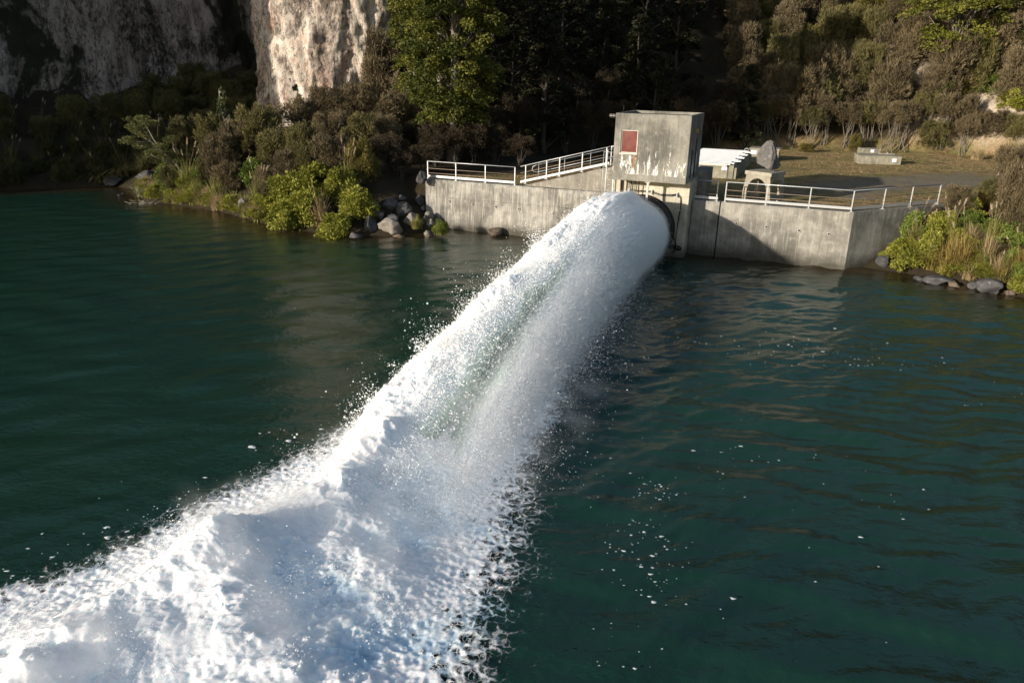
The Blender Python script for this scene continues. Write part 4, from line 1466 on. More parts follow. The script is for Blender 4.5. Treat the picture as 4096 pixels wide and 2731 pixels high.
# ---- peninsula on the left (photograph pixel boxes)
PEN = [
    (K_OLIVE, 690, 790, 500, 670, 'upright olive shrub behind the leaning tree'),
    (K_OLIVE, 640, 740, 590, 700, 'low olive shrub under the leaning tree'),
    (K_OLIVE, 790, 900, 500, 660, 'olive shrub below the dark conifer sapling'),
    (K_BROWN, 820, 950, 590, 760, 'tall brown feathery shrub left of the bright green bush'),
    (K_BROWN, 890, 1010, 530, 690, 'brown shrub behind and left of the bright green bush'),
    (K_OLIVE, 960, 1110, 475, 650, 'round olive brown shrub behind the bright green bush'),
    (K_OLIVE, 1030, 1150, 570, 720, 'dark olive shrub right of the bright green bush'),
    (K_BROWN, 1110, 1250, 425, 560, 'brown shrub in front of the foot of the pale cliff'),
    (K_OLIVE, 1150, 1260, 530, 690, 'greenish shrub in the middle of the brown scrub mound'),
    (K_BROWN, 1230, 1370, 385, 520, 'brown shrub at the left shoulder of the scrub mound'),
    (K_BROWN, 1260, 1390, 480, 620, 'brown shrub in the middle of the scrub mound'),
    (K_BROWN, 1350, 1500, 370, 510, 'topmost brown shrub of the scrub mound below the cliff'),
    (K_OLIVE, 1370, 1500, 480, 640, 'olive shrub in the middle of the scrub mound'),
    (K_BROWN, 1470, 1610, 385, 530, 'brown shrub at the right top of the scrub mound'),
    (K_BROWN, 1480, 1600, 490, 620, 'brown shrub above the dark hollow'),
    (K_BROWN, 1590, 1720, 420, 580, 'brown shrub at the right end of the scrub mound by the lit tree'),
    (K_OLIVE, 1180, 1300, 610, 770, 'low brown green shrub above the left yellow bushes'),
    (K_BROWN, 1260, 1390, 580, 760, 'low brown shrub touching the tall yellow bush'),
    (K_GOLDH, 1375, 1500, 605, 760, 'single golden olive shrub in front of the dark hollow'),
    (K_BROWN, 1100, 1200, 640, 790, 'grey brown shrub beside the drooping plumes'),
    (K_BROWN, 1010, 1110, 700, 800, 'low dry brown shrub behind the pale grey rock'),
    (K_GR, 950, 1070, 660, 780, 'bright green leafy bush at the foot of the brown scrub'),
    (K_GR, 605, 710, 665, 790, 'green bush at the tip of the peninsula'),
    (K_GR, 765, 835, 655, 770, 'narrow lime green bush between tussock and brown shrub'),
    (K_YG, 1070, 1210, 705, 850, 'left upper yellow green bush by the shore'),
    (K_YG, 1180, 1330, 690, 840, 'middle upper yellow green bush by the shore'),
    (K_YG, 1300, 1430, 700, 840, 'upper yellow green bush beside the golden olive shrub'),
    (K_YG, 1055, 1190, 800, 925, 'pale yellow green bush drooping into the water'),
    (K_YG, 1150, 1280, 770, 925, 'middle lower yellow green bush over the water'),
    (K_YG, 1370, 1490, 775, 920, 'thin yellow green bush beside the boulder pile'),
    (K_YG, 1270, 1400, 840, 950, 'lowest yellow green bush at the waterline'),
]
PEN += [
    (K_BROWN, 850, 960, 690, 800, 'low brown shrub above the green tussocks of the peninsula'),
    (K_OLIVE, 780, 870, 660, 770, 'low olive shrub between the plumed tussock and the brown scrub'),
    (K_BROWN, 1030, 1120, 760, 850, 'low brown shrub left of the drooping yellow bush'),
    (K_YG, 1000, 1090, 800, 880, 'small yellow green bush right of the pale grey rock'),
    (K_YG, 700, 780, 720, 800, 'small yellow green bush at the peninsula tip'),
    (K_OLIVE, 640, 720, 690, 790, 'dark olive bush behind the green tip bush'),
]
for kd, a, b_, t0, t1, lb in PEN:
    at_px(kd, a, b_, t0, t1, lb)
TUS = [
    (K_TOE, 700, 790, 680, 800, 'tussock with pale plumes at the peninsula tip'),
    (K_TG, 740, 810, 740, 815, 'green tussock overhanging the peninsula waterline'),
    (K_TT, 700, 770, 765, 815, 'straw coloured tussock skirt at the tip waterline'),
    (K_TG, 815, 905, 745, 835, 'wide green tussock below the brown shrubs'),
    (K_TT, 825, 915, 790, 850, 'dry straw tussock trailing into the water'),
    (K_TT, 905, 960, 800, 850, 'small tan tussock left of the pale grey rock'),
    (K_TOE, 985, 1075, 760, 870, 'tall tussock with plumes right of the pale grey rock'),
    (K_TT, 1000, 1075, 810, 880, 'dry tussock fringe beside the drooping yellow bush'),
    (K_TT, 1230, 1320, 800, 930, 'brown dry tussock between the yellow green bushes'),
    (K_TOE, 1340, 1420, 690, 830, 'tussock with long stalks above the thin yellow bush'),
]
for kd, a, b_, t0, t1, lb in TUS:
    at_px(kd, a, b_, t0, t1, lb, wscale=1.35)
SH = np.array([(-30.2, 59.2), (-29.2, 57), (-27.5, 55.2), (-25.2, 54.1), (-20.3, 51.1), (-17.0, 48.3)])
Ls = np.r_[0, np.cumsum(np.linalg.norm(np.diff(SH, axis=0), axis=1))]
for i, d_ in enumerate(np.arange(.2, Ls[-1], .42)):
    x, y = np.interp(d_, Ls, SH[:, 0]), np.interp(d_, Ls, SH[:, 1])
    x, y = x + random.uniform(-.2, .2), y + random.uniform(.0, 1.1)
    K_ = (K_TT, K_TG, K_YG, K_TG, K_TT)[i % 5]
    nm = {K_TT: 'straw coloured tussock', K_TG: 'green tussock', K_YG: 'small yellow green bush'}[K_]
    K_.place(x, y, H1(x, y) - .12, random.uniform(1.5, 2.2), random.uniform(.7, 1.15), nm + ' in the peninsula shoreline fringe, ' + '%s from its tip' % ORD[i], 'plants fringing the peninsula shore')
x, y, z = G(*crop8(920, 700)); K_TG.place(x, y + .1, .35, 1.2, .75, 'drooping green grass tuft beside the cracked pale boulder')
x, y, z = G(*crop8(1205, 735)); K_TG.place(x, y + .15, .15, 1.25, .85, 'round bright green grass tuft at the waterline by the boulders', v=1)
K_GR.place(x, y + .3, .2, 1.15, .95, 'small bright green plant growing in the round grass tuft', v=2)

# conifer saplings and the leaning tree
K_CON = Kind('sapling_tree', 'tree', [mk_beech(210 + k, ML_CON, 2.3, .3, 4.6, 46, 90, 'cone', (.10, .2), M_BARKP, 40) for k in range(2)], (2.3, 4.6))
at_px(K_CON, 855, 960, 388, 640, 'dark conifer sapling rising out of the brown scrub', wscale=1.0)
at_px(K_CON, 1150, 1230, 275, 520, 'small green tree at the left foot of the pale cliff', wscale=1.1, v=0)
thin = Kind('sapling_tree', 'tree', [mk_beech(215, ML_CON, 1.9, 1.0, 6.5, 26, 55, 'cone', (.10, .18), M_BARKP, 26)], (1.9, 6.5))
at_px(thin, 1230, 1320, 120, 480, 'thin bare stemmed sapling in front of the pale cliff', wscale=1.1)


def mk_lean(root):
    rg = np.random.default_rng(77)
    mb = MB()
    main = [np.array(p_) for p_ in ((0, 0, -.3), (-.7, 0, .7), (-1.6, .1, 1.55), (-2.4, .1, 2.3), (-3.1, .1, 2.75))]
    mb.tube(main, [.10, .085, .07, .05, .03], 7)
    br = [((-1.6, .1, 1.55), (-2.0, -.4, 2.6), (-2.5, -.3, 3.7)), ((-1.6, .1, 1.55), (-2.6, .5, 1.85), (-3.6, .3, 2.0)), ((-2.4, .1, 2.3), (-3.0, .4, 3.2), (-3.3, .2, 3.9)), ((-.7, 0, .7), (-1.5, -.6, 1.1), (-2.2, -.9, 1.5)), ((-2.4, .1, 2.3), (-3.2, -.3, 2.35), (-4.0, -.2, 2.4)), ((-.7, 0, .7), (-.5, .2, 1.6), (-.9, .3, 2.3))]
    for q in br:
        mb.tube([np.array(a) for a in q], [.045, .03, .014], 5)
    mb.build('trunk', M_BARKP, root)
    C, D, T = [], [], []
    pads = [(-2.5, -.3, 3.7, .55), (-3.3, .2, 3.95, .6), (-2.9, -.2, 3.4, .5), (-3.6, .3, 2.1, .6), (-4.0, -.2, 2.5, .5), (-3.1, .1, 2.8, .6), (-2.2, -.9, 1.6, .5), (-1.7, .2, 2.0, .55), (-.9, .3, 2.4, .6), (-1.3, .1, 1.5, .5), (-.4, .2, 1.4, .55), (-2.4, .2, 2.6, .5), (-3.7, 0, 3.3, .5), (-1.0, -.3, 1.0, .45)]
    for (a, b2, c2, r_) in pads:
        for j in range(3):
            n = 190
            q = unit(rg.normal(size=(n, 3))) * rg.uniform(.2, 1, (n, 1)) ** .5
            C.append(np.array([a, b2, c2]) + rg.normal(size=3) * [.3, .3, .1] + q * [r_ * .95, r_ * .95, r_ * .34])
            D.append(q + [0, 0, .5] + rg.normal(size=(n, 3)) * .5)
            T.append(np.clip(rg.uniform(.2, .8) + rg.normal(size=n) * .15, 0, 1))
    C, D, T = np.vstack(C), np.vstack(D), np.concatenate(T)
    v = blades(C, D, rg.uniform(.09, .17, len(C)), rg.uniform(.04, .07, len(C)), rg)
    np_mesh('crown', v, quads_of(v), ML_LEAN, root, tint=T.repeat(4))


x, y, z = G(745, 690)
lt = thing('leaning_tree', 'pale branched tree leaning out over the water from the peninsula', 'tree', (x, y, z - .1))
mk_lean(lt)
x, y, z = G(590, 775)
db = thing('dead_branch', 'bleached dead branches at the waterline of the peninsula tip', 'branch', (x, y, .1))
mb = MB()
rg = np.random.default_rng(5)
for k in range(26):
    a = rg.uniform(0, 6.28)
    q = np.array([rg.normal() * .5, rg.normal() * .3, 0])
    mb.tube([q, q + [math.cos(a) * .35, math.sin(a) * .2, rg.uniform(.15, .6)], q + [math.cos(a) * .6, math.sin(a) * .4, rg.uniform(.2, .9)]], [.022, .016, .007], 5)
mb.build('twigs', M_BARKP, db)
x, y, z = G(568, 815)
db = thing('dead_branch', 'bleached twigs poking out of the water off the peninsula tip', 'branch', (x, y, 0))
mb = MB()
for k in range(16):
    a = rg.uniform(0, 6.28)
    q = np.array([rg.normal() * .35, rg.normal() * .2, -.05])
    mb.tube([q, q + [math.cos(a) * .3, math.sin(a) * .2, rg.uniform(.05, .25)], q + [math.cos(a) * .6, math.sin(a) * .4, rg.uniform(.05, .4)]], [.02, .015, .007], 5)
mb.build('twigs', M_BARKP, db)

# ---- tall beech trees between cliff and forest, sunlit
K_BEECH = Kind('beech_tree', 'tree', [mk_beech(230, ML_BEECH, 8.4, 3.3, 25, 640, 200, 'oval', (.16, .34), M_BARK, 90), mk_beech(231, ML_BEECH, 8.4, 2.0, 25, 290, 165, 'oval', (.16, .32), M_BARKP, 70)], (8.4, 25))
K_BEECH.place(-4.9, 58.3, H1(-4.9, 58.3) - .2, 6.9, 25, 'tall sunlit green beech tree right of the pale cliff', v=0, rz=.4)
K_BEECH.place(-9.2, 71.0, H1(-9.2, 71.0) + 1, 5.2, 25, 'beech tree whose branches reach across the pale cliff edge', v=1, rz=2.)
K_BEECH.place(-7.0, 66.3, H1(-7, 66.3), 7.4, 25, 'beech tree half hidden behind the tall sunlit one', v=1, rz=4.)
for i, (px0, px1, t0, t1, lb) in enumerate(((1500, 1610, 540, 680, 'dark shrub at the left of the shaded hollow above the boulders'), (1590, 1700, 500, 650, 'dark shrub in the shaded hollow under the tall beech'), (1640, 1760, 590, 700, 'low dark shrub at the wall end above the boulders'), (1540, 1650, 620, 740, 'dark shrub right behind the boulder pile'), (1690, 1800, 480, 640, 'dark shrub right of the hollow under the tall beech'), (1780, 1890, 500, 640, 'dark bush behind the left end of the straight railing'), (1690, 1790, 540, 670, 'dark shrub hiding the foot of the tall beech'), (1830, 1930, 470, 610, 'dark shrub right of the foot of the tall beech'), (1860, 1980, 540, 640, 'dark bush behind the middle of the straight railing'))):
    at_px(K_DKH, px0, px1, t0, t1, lb, wscale=1.3)
for i, (px0, px1, t0, t1, lb) in enumerate(((1470, 1600, 180, 420, 'brown scrub clinging to the right side of the pale cliff'), (1440, 1560, 290, 470, 'brown shrub at the right foot of the pale cliff'), (1560, 1680, 330, 470, 'small brown shrub between cliff and tall beech'))):
    at_px(K_BROWN, px0, px1, t0, t1, lb)

for i, (x, y, w_, h_) in enumerate(((-6.0, 56.4, 2.8, 3.3), (-4.6, 56.2, 2.6, 3.0), (-3.1, 57.0, 2.9, 3.4), (-1.6, 58.2, 2.8, 3.0), (0.2, 57.6, 2.6, 2.4))):
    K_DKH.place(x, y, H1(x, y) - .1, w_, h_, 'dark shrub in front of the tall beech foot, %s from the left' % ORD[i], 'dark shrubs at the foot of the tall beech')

# ---- shaded forest behind the building: rows climbing the slope
def foot_y(x):
    return float(np.interp(x, [p_[0] for p_ in FOOT[5:16]], [p_[1] for p_ in FOOT[5:16]]))


for row, (dy, sp, x0, x1) in enumerate(((-1.0, 2.5, -2.5, 22.5), (3.0, 3.2, -4, 22), (8, 4.2, -4, 21), (14, 4.6, -3, 22), (21, 5.0, -2, 24), (28, 5.4, 0, 26))):
    n = int((x1 - x0) / sp) + 1
    for i in range(n):
        x = x0 + i * sp + random.uniform(-.6, .6)
        y = foot_y(x) + dy + random.uniform(-.8, .8)
        z = H1(x, y) - .2
        where = 'in shaded forest row %s behind the building, %s from left' % (('one', 'two', 'three', 'four', 'five', 'six')[row], ORD[i])
        g = 'shaded forest behind the building'
        if row < 2 and (i + row) % 4 != 2:
            s_ = random.uniform(.8, 1.15)
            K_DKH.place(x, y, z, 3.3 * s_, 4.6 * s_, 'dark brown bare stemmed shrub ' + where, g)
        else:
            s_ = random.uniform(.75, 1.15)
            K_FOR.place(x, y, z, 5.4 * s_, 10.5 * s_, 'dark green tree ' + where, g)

# ---- sunlit scrub slope on the right
xs = np.arange(24.6, 44.5, 1.75)
for i, x in enumerate(xs):
    x = x + random.uniform(-.4, .4)
    y = foot_y(x) + random.uniform(-.3, .9)
    s_ = random.uniform(.8, 1.08)
    K_TRUNK.place(x, y, H1(x, y) - .1, 2.9 * s_, 5.0 * s_, 'bare stemmed brown heath tree on the lawn edge, %s from the left' % ORD[i], 'heath trees along the lawn edge')
for row, (dy, sp, x0, x1) in enumerate(((3.4, 2.5, 24.5, 47), (6.2, 2.5, 24, 53), (9.2, 2.6, 25, 56), (12.4, 2.8, 24.5, 60), (16, 3.0, 26, 64), (20, 3.2, 27, 68), (24.5, 3.6, 28, 72))):
    n = int((x1 - x0) / sp) + 1
    for i in range(n):
        x = x0 + i * sp + random.uniform(-.8, .8)
        y = foot_y(min(x, 49)) + dy + random.uniform(-.9, .9)
        z = H1(x, y) - .2
        s_ = random.uniform(.95, 1.5)
        br = random.random()
        kd = K_BROWN if br < .72 else K_OLIVE if br < .97 else K_GOLDH
        nm = 'brown feathery shrub' if kd is K_BROWN else 'olive feathery shrub' if kd is K_OLIVE else 'golden feathery shrub'
        kd.place(x, y, z, 3.1 * s_, 3.6 * s_ * random.uniform(.85, 1.25), nm + ' in row %s of the sunlit slope, %s from the left' % (('one', 'two', 'three', 'four', 'five', 'six', 'seven')[row], ORD[i]), 'scrub on the sunlit slope')
ML_B2 = mat_leaf('sunny_beech_leaf', (.060, .075, .012), (.145, .15, .022), (.23, .22, .042), .25)
K_B2 = Kind('beech_tree', 'tree', [mk_beech(240, ML_B2, 8.8, 1.0, 10.5, 150, 170, 'oval', (.16, .32), M_BARKP, 70)], (8.8, 10.5))
x, y, z = G(3790, 330)
K_B2.place(x, y + 1, H1(x, y + 1) - .3, 9.6, 12.5, 'big yellow green beech tree high on the sunlit slope')
x, y, z = G(4040, 270)
K_PC = Kind('pine_tree', 'tree', [mk_beech(244, ML_LEAN, 5.5, .6, 9.5, 90, 120, 'cone', (.14, .28), M_BARKP, 40)], (5.5, 9.5))
K_PC.place(x + 1.5, y, H1(x + 1.5, y) - .3, 6, 10, 'pale green conifer at the right edge of the slope')
for kd, a, b_, t0, t1, lb in (
        (K_GR, 3735, 3830, 335, 420, 'lime green bush in the sunlit scrub above the cut bank'),
        (K_GR, 3900, 4010, 305, 400, 'wide green bush below the pale conifer'),
        (K_YG, 3995, 4096, 415, 500, 'yellow green bush on top of the cream cut bank'),
        (K_GOLDH, 3830, 3910, 325, 410, 'golden shrub between the two green bushes'),
        (K_OLIVE, 3690, 3790, 500, 610, 'green low shrub right of the bare stemmed trees'),
        (K_BROWN, 3780, 3880, 450, 610, 'tall brown shrub in front of the cut bank'),
        (K_BROWN, 3850, 3925, 500, 600, 'smaller brown shrub leaning on the cut bank'),
        (K_GOLDH, 3205, 3260, 580, 610, 'low golden tuft shrub at the lawn edge near the standing boulder'),
        (K_GOLDH, 3400, 3450, 545, 608, 'low golden shrub at the foot of the bare stemmed trees'),
        (K_BROWN, 4000, 4120, 600, 720, 'dry grey brown shrub at the right end of the lawn'),
        (K_BROWN, 3990, 4110, 690, 920, 'large olive brown shrub at the right edge above the bank'),
        (K_OLIVE, 3930, 4020, 740, 850, 'olive shrub left of the large right edge shrub'),
        (K_BROWN, 3790, 3890, 790, 880, 'low dry brown shrub at the end of the right railing'),
        (K_BROWN, 3930, 4010, 500, 600, 'brown shrub growing on the middle of the cut bank'),
        (K_TT, 3990, 4090, 560, 640, 'dry grass clump at the foot of the cut bank'),
        (K_OLIVE, 4020, 4096, 520, 610, 'olive shrub on the right of the cut bank'),
        (K_TT, 3880, 3960, 590, 640, 'dry grass fringe between lawn and cut bank'),
        (K_BROWN, 4040, 4130, 780, 960, 'brown shrub overlapping the right frame edge'),
):
    at_px(kd, a, b_, t0, t1, lb, tmin=20)

# ---- right bank
for kd, x0, x1, y0, y1, lb in (
        (K_YG, 400, 700, 900, 1170, 'low dense yellow green bush over the right waterline'),
        (K_YG, 640, 860, 830, 1150, 'yellow green bush between wall return and golden tussock'),
        (K_GR, 480, 760, 650, 950, 'bright green bush against the shaded wall return'),
        (K_YG, 740, 980, 620, 900, 'upper green bush at the end of the wall return'),
        (K_GR, 1060, 1300, 640, 800, 'light green bush below the right edge shrubs'),
        (K_GR, 1400, 1720, 770, 960, 'green bush under the large right edge shrub'),
        (K_GR, 1480, 1640, 990, 1200, 'yellowish leafy bush above the biggest bank rock'),
        (K_GR, 1580, 1750, 1100, 1330, 'grey green bush at the right frame edge by the water'),
):
    a0, b0 = c7(x0, y0)
    a1, b1 = c7(x1, y1)
    at_px(kd, a0, a1, b0, b1, lb, tmin=18, dy=.1)
for kd, x0, x1, y0, y1, lb in (
        (K_GOLD, 800, 1160, 900, 1240, 'large golden tussock fountain on the right bank'),
        (K_GOLD, 950, 1220, 880, 1200, 'second golden tussock right of the large one'),
        (K_TT, 1180, 1480, 850, 1120, 'dry tan grass clump on the right bank slope'),
        (K_TG, 1180, 1420, 1020, 1200, 'green grass clump leaning toward the golden tussock'),
        (K_TOE, 840, 1100, 700, 930, 'tussock with tall pale plumes on the right bank'),
        (K_TOE, 500, 760, 720, 950, 'plumed tussock behind the low yellow green bush'),
        (K_TOE, 1260, 1500, 740, 950, 'plumed tussock below the right edge shrubs'),
        (K_TT, 1300, 1560, 1080, 1250, 'dead grass clump above the biggest bank rock'),
        (K_TT, 1060, 1300, 760, 930, 'pale dry grass above the golden tussock'),
):
    a0, b0 = c7(x0, y0)
    a1, b1 = c7(x1, y1)
    at_px(kd, a0, a1, b0, b1, lb, tmin=18, dy=.1, wscale=1.2)

# plants covering the rest of the right bank
BANK = [(20.6, 38.6), (22.2, 37.0), (23.8, 35.3), (25.0, 33.8), (28.5, 29), (33, 36), (36, 45), (30, 43.6), (24.6, 41.0)]
pts_ = []
for gy0 in np.arange(29, 45, 1.6):
    for gx0 in np.arange(20, 36, 1.6):
        x, y = gx0 + random.uniform(-.4, .4), gy0 + random.uniform(-.4, .4)
        if in_poly(np.array([x]), np.array([y]), BANK)[0]:
            pts_.append((x, y))
pts_.sort(key=lambda p_: p_[1])
for i, (x, y) in enumerate(pts_):
    K_ = (K_YG, K_TT, K_GR, K_GOLD, K_YG, K_TG, K_BROWN)[i % 7]
    nm = {K_YG: 'yellow green bush', K_TT: 'dry tan grass clump', K_GR: 'fresh green bush', K_GOLD: 'golden tussock', K_TG: 'green grass clump', K_BROWN: 'small brown shrub'}[K_]
    w_, h_ = {K_YG: (1.9, 1.2), K_TT: (1.8, 1.0), K_GR: (1.7, 1.1), K_GOLD: (2.0, 1.3), K_TG: (1.7, 1.0), K_BROWN: (1.6, 1.3)}[K_]
    s_ = random.uniform(.8, 1.15)
    K_.place(x, y, H1(x, y) - .12, w_ * s_, h_ * s_, nm + ' in the right bank cover, ' + ORD[min(i, len(ORD) - 1)] + ' counting up from the water', 'ground cover of the right bank')

RS = np.array([(20.2, 38.6), (22, 36.7), (23.5, 35.1), (24.6, 33.7), (26.5, 31)])
Lr = np.r_[0, np.cumsum(np.linalg.norm(np.diff(RS, axis=0), axis=1))]
for i, d_ in enumerate(np.arange(.2, Lr[-1], .6)):
    x, y = np.interp(d_, Lr, RS[:, 0]) + random.uniform(.05, .5), np.interp(d_, Lr, RS[:, 1]) + random.uniform(.1, .6)
    K_ = (K_YG, K_TT, K_YG, K_GOLD, K_TG)[i % 5]
    nm = {K_YG: 'yellow green bush', K_TT: 'dry tan tussock', K_GOLD: 'golden tussock', K_TG: 'green tussock'}[K_]
    K_.place(x, y, H1(x, y) - .1, random.uniform(1.3, 1.8), random.uniform(.7, 1.1), nm + ' fringing the right bank waterline, %s from the wall' % ORD[i], 'fringe of the right bank')
x, y, z = 0, 0, 0

# ---- shaded far bank on the left
k_ = 0
for row, (dy, sp, x0, x1) in enumerate(((.7, 1.7, -47, -30), (2.2, 1.8, -47, -30.5), (3.9, 2.0, -46, -29), (6.0, 2.3, -45, -27.5))):
    for i in range(int((x1 - x0) / sp) + 1):
        x = x0 + i * sp + random.uniform(-.5, .5)
        y = float(np.interp(x, [-52, -45, -38, -33.5, -27], [50, 56.5, 60.5, 62, 62.5])) + dy + random.uniform(-.3, .3)
        g = 'drooping tussocks on the shaded far bank'
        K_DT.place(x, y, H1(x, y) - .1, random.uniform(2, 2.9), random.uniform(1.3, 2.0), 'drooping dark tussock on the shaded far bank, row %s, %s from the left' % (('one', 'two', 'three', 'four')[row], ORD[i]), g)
for row, (dy, sp, x0, x1) in enumerate(((8.6, 2.5, -45, -26), (11.5, 2.6, -39, -26), (14.5, 2.8, -36, -26), (18, 3.0, -34, -26.5))):
    for i in range(int((x1 - x0) / sp) + 1):
        x = x0 + i * sp + random.uniform(-.6, .6)
        y = float(np.interp(x, [-52, -45, -38, -33.5, -27], [50, 56.5, 60.5, 62, 63])) + dy + random.uniform(-.4, .4)
        K_OLIVE.place(x, y, H1(x, y) - .3, random.uniform(2.4, 3.4), random.uniform(2.0, 3.2), 'dim olive shrub in the shaded cliff recess, row %s, %s from the left' % (('one', 'two', 'three', 'four')[row], ORD[i]), 'shrubs in the shaded cliff recess')

# ---- duck resting on the water
x, y, z = G(482, 783)
dk = thing('duck', 'small dark duck floating near the shaded far bank', 'bird', (x, y, 0), .4)
v, F = rock_mesh(3, 3, .22, .11, .10, .02, 0)
v[:, 2] += .05 + .06 * np.clip(-v[:, 0] - .1, 0, 1) * 3
q, F2 = rock_mesh(4, 2, .065, .05, .055, .01, 0)
MB().add(v, F, True).add(q + [.2, 0, .22], F2, True).tube([(.15, 0, .08), (.19, 0, .15), (.2, 0, .22)], [.06, .045, .04], 10).tube([(.25, 0, .215), (.33, 0, .2)], [.022, .01], 6).build('body', M_BLACK, dk)

# ---- rough grass on the lawn, uncountable
rg = np.random.default_rng(9)
n = 100000
gx_, gy_ = rg.uniform(-4, 47, n), rg.uniform(40, 77, n)
keep = in_poly(gx_, gy_, LAWN) & ~in_poly(gx_, gy_, GRAV) & (perlin(np.c_[gx_ * .5, gy_ * .5, gx_ * 0]) > -.35)
tl_, yl_ = WL(gx_, gy_)
keep &= ~((tl_ > 12.8) & (tl_ < 18.3) & (yl_ < 23.6)) & (yl_ > .5)
gx_, gy_ = gx_[keep], gy_[keep]
c = np.c_[gx_, gy_, height(gx_, gy_) - .02]
n = len(c)
tint = np.clip(.5 + .45 * perlin(np.c_[gx_ * .35, gy_ * .35, gx_ * 0 + 3]) + rg.normal(size=n) * .15, 0, 1)
v = blades(c, np.c_[rg.normal(size=(n, 2)) * .7, np.ones(n)], rg.uniform(.03, .085, n), rg.uniform(.02, .05, n), rg)
m_lawn = mat_leaf('lawn_blades', (.22, .18, .07), (.34, .245, .11), (.42, .31, .155), .25)
tag(np_mesh('grass', v, quads_of(v), m_lawn, tint=tint.repeat(4)), 'rough brown and green grass of the yard', 'grass', kind='stuff')
# ================================================================== THE JET
def mat_white(name, col=(.96, .97, .97), sss=.28, green=False, lace=False,
              lowc=((.0, (.16, .30, .24)), (.25, (.50, .64, .50)), (.6, (.86, .91, .91)), (.85, (.96, .97, .97)))):
    """aerated water: light wanders inside it before it leaves"""
    m = NT(name)
    if green:
        # aeration: fully white where churned with air, blue green glass where not; foam shade is painted in too
        a = m.attr('aer_shade').outputs['Fac']
        n = m.noise(m.coord(), 2.2, 6, .7)
        f = m.math('ADD', a, m.math('MULTIPLY', m.math('SUBTRACT', n, .5), .5), True)
        c = m.ramp(f, list(lowc))
        nb = m.noise(m.coord(), 9, 5, .7)
        p = m.principled(c, .55, normal=m.bump(m.math('ADD', n, nb), .35, .06), spec=.3)
        p.inputs['Subsurface Weight'].default_value = 1.0
        p.inputs['Subsurface Radius'].default_value = (.75, .95, 1.0)
        p.inputs['Subsurface Scale'].default_value = sss
        if lace:
            # foam film torn into a net of threads toward its rim: open water shows through the cells
            wn_ = m.n('ShaderNodeTexNoise')
            wn_.inputs['Scale'].default_value = 2.2
            wn_.inputs['Detail'].default_value = 3
            m.l(m.coord(), wn_.inputs['Vector'])
            wv = m.n('ShaderNodeVectorMath', operation='MULTIPLY_ADD')
            m.l(wn_.outputs['Color'], wv.inputs[0])
            wv.inputs[1].default_value = (.55, .55, .55)
            m.l(m.coord(scale=(1, 1, .6)), wv.inputs[2])
            cells = []
            for sc in (3.6, 9.0):
                vo = m.n('ShaderNodeTexVoronoi', feature='DISTANCE_TO_EDGE')
                vo.inputs['Scale'].default_value = sc
                m.l(wv.outputs[0], vo.inputs['Vector'])
                cells.append(m.math('MULTIPLY', vo.outputs['Distance'], sc * .30))
            net = m.math('MINIMUM', cells[0], m.math('ADD', cells[1], .05))
            net = m.math('ADD', net, m.math('MULTIPLY', m.math('SUBTRACT', nb, .5), .45))
            al = m.n('ShaderNodeMapRange')
            al.interpolation_type = 'SMOOTHSTEP'
            m.l(m.math('SUBTRACT', m.attr('cover').outputs['Fac'], net), al.inputs[0])
            al.inputs[1].default_value = -.12
            al.inputs[2].default_value = .22
            m.l(al.outputs[0], p.inputs['Alpha'])
        return m.m
    d = m.n('ShaderNodeBsdfDiffuse')
    t = m.n('ShaderNodeBsdfTranslucent')
    d.inputs[0].default_value = (*col, 1); t.inputs[0].default_value = (*col, 1)
    mx = m.n('ShaderNodeMixShader')
    mx.inputs[0].default_value = .4
    m.l(d.outputs[0], mx.inputs[1]); m.l(t.outputs[0], mx.inputs[2])
    m.l(mx.outputs[0], m.out.inputs[0])
    return m.m


M_JET = mat_white('aerated_water', sss=.15, green=True)
M_FOAM = mat_white('foam_water', sss=.08, green=True, lace=True, lowc=((.0, (.08, .21, .27)), (.25, (.25, .42, .54)), (.6, (.62, .76, .87)), (.9, (.95, .97, .98))))  # blue low stops also stand for shaded foam
M_DROP = mat_white('spray_drops')

YS = np.array([-2.75, -5, -8, -12, -16, -20, -24, -27, -30.5])
TC = np.array([14.55, 14.55, 14.5, 14.5, 14.55, 14.6, 14.7, 14.8, 15.0])
ZC = np.array([NZ, 1.55, 1.55, 1.35, 1.0, .6, .1, -.4, -1.2])
WL_ = np.array([1.74, 1.85, 1.95, 1.95, 2.0, 2.1, 2.25, 2.3, 2.5])      # half width, left
WR_ = np.array([1.73, 1.62, 1.40, 1.24, 1.20, 1.30, 1.52, 1.75, 2.0])      # right
HT_ = np.array([1.74, 2.05, 2.2, 2.15, 2.0, 1.85, 1.75, 1.5, 1.4])      # half height


def fi(y, A):
    return np.interp(-np.asarray(y), -YS, A)


def jet_point(s, th, k=1.0):
    """station s metres from the mouth, angle th (0 right, 90 up); returns wall-frame point and outward normal"""
    y = -2.75 - s
    c, si = np.cos(th), np.sin(th)
    w = np.where(c > 0, fi(y, WR_), fi(y, WL_))
    k = np.broadcast_to(k, np.shape(c))
    return np.c_[fi(y, TC) + k * w * c, y, fi(y, ZC) + k * fi(y, HT_) * si], unit(np.c_[c / w, np.zeros(len(c)), si / fi(y, HT_)])


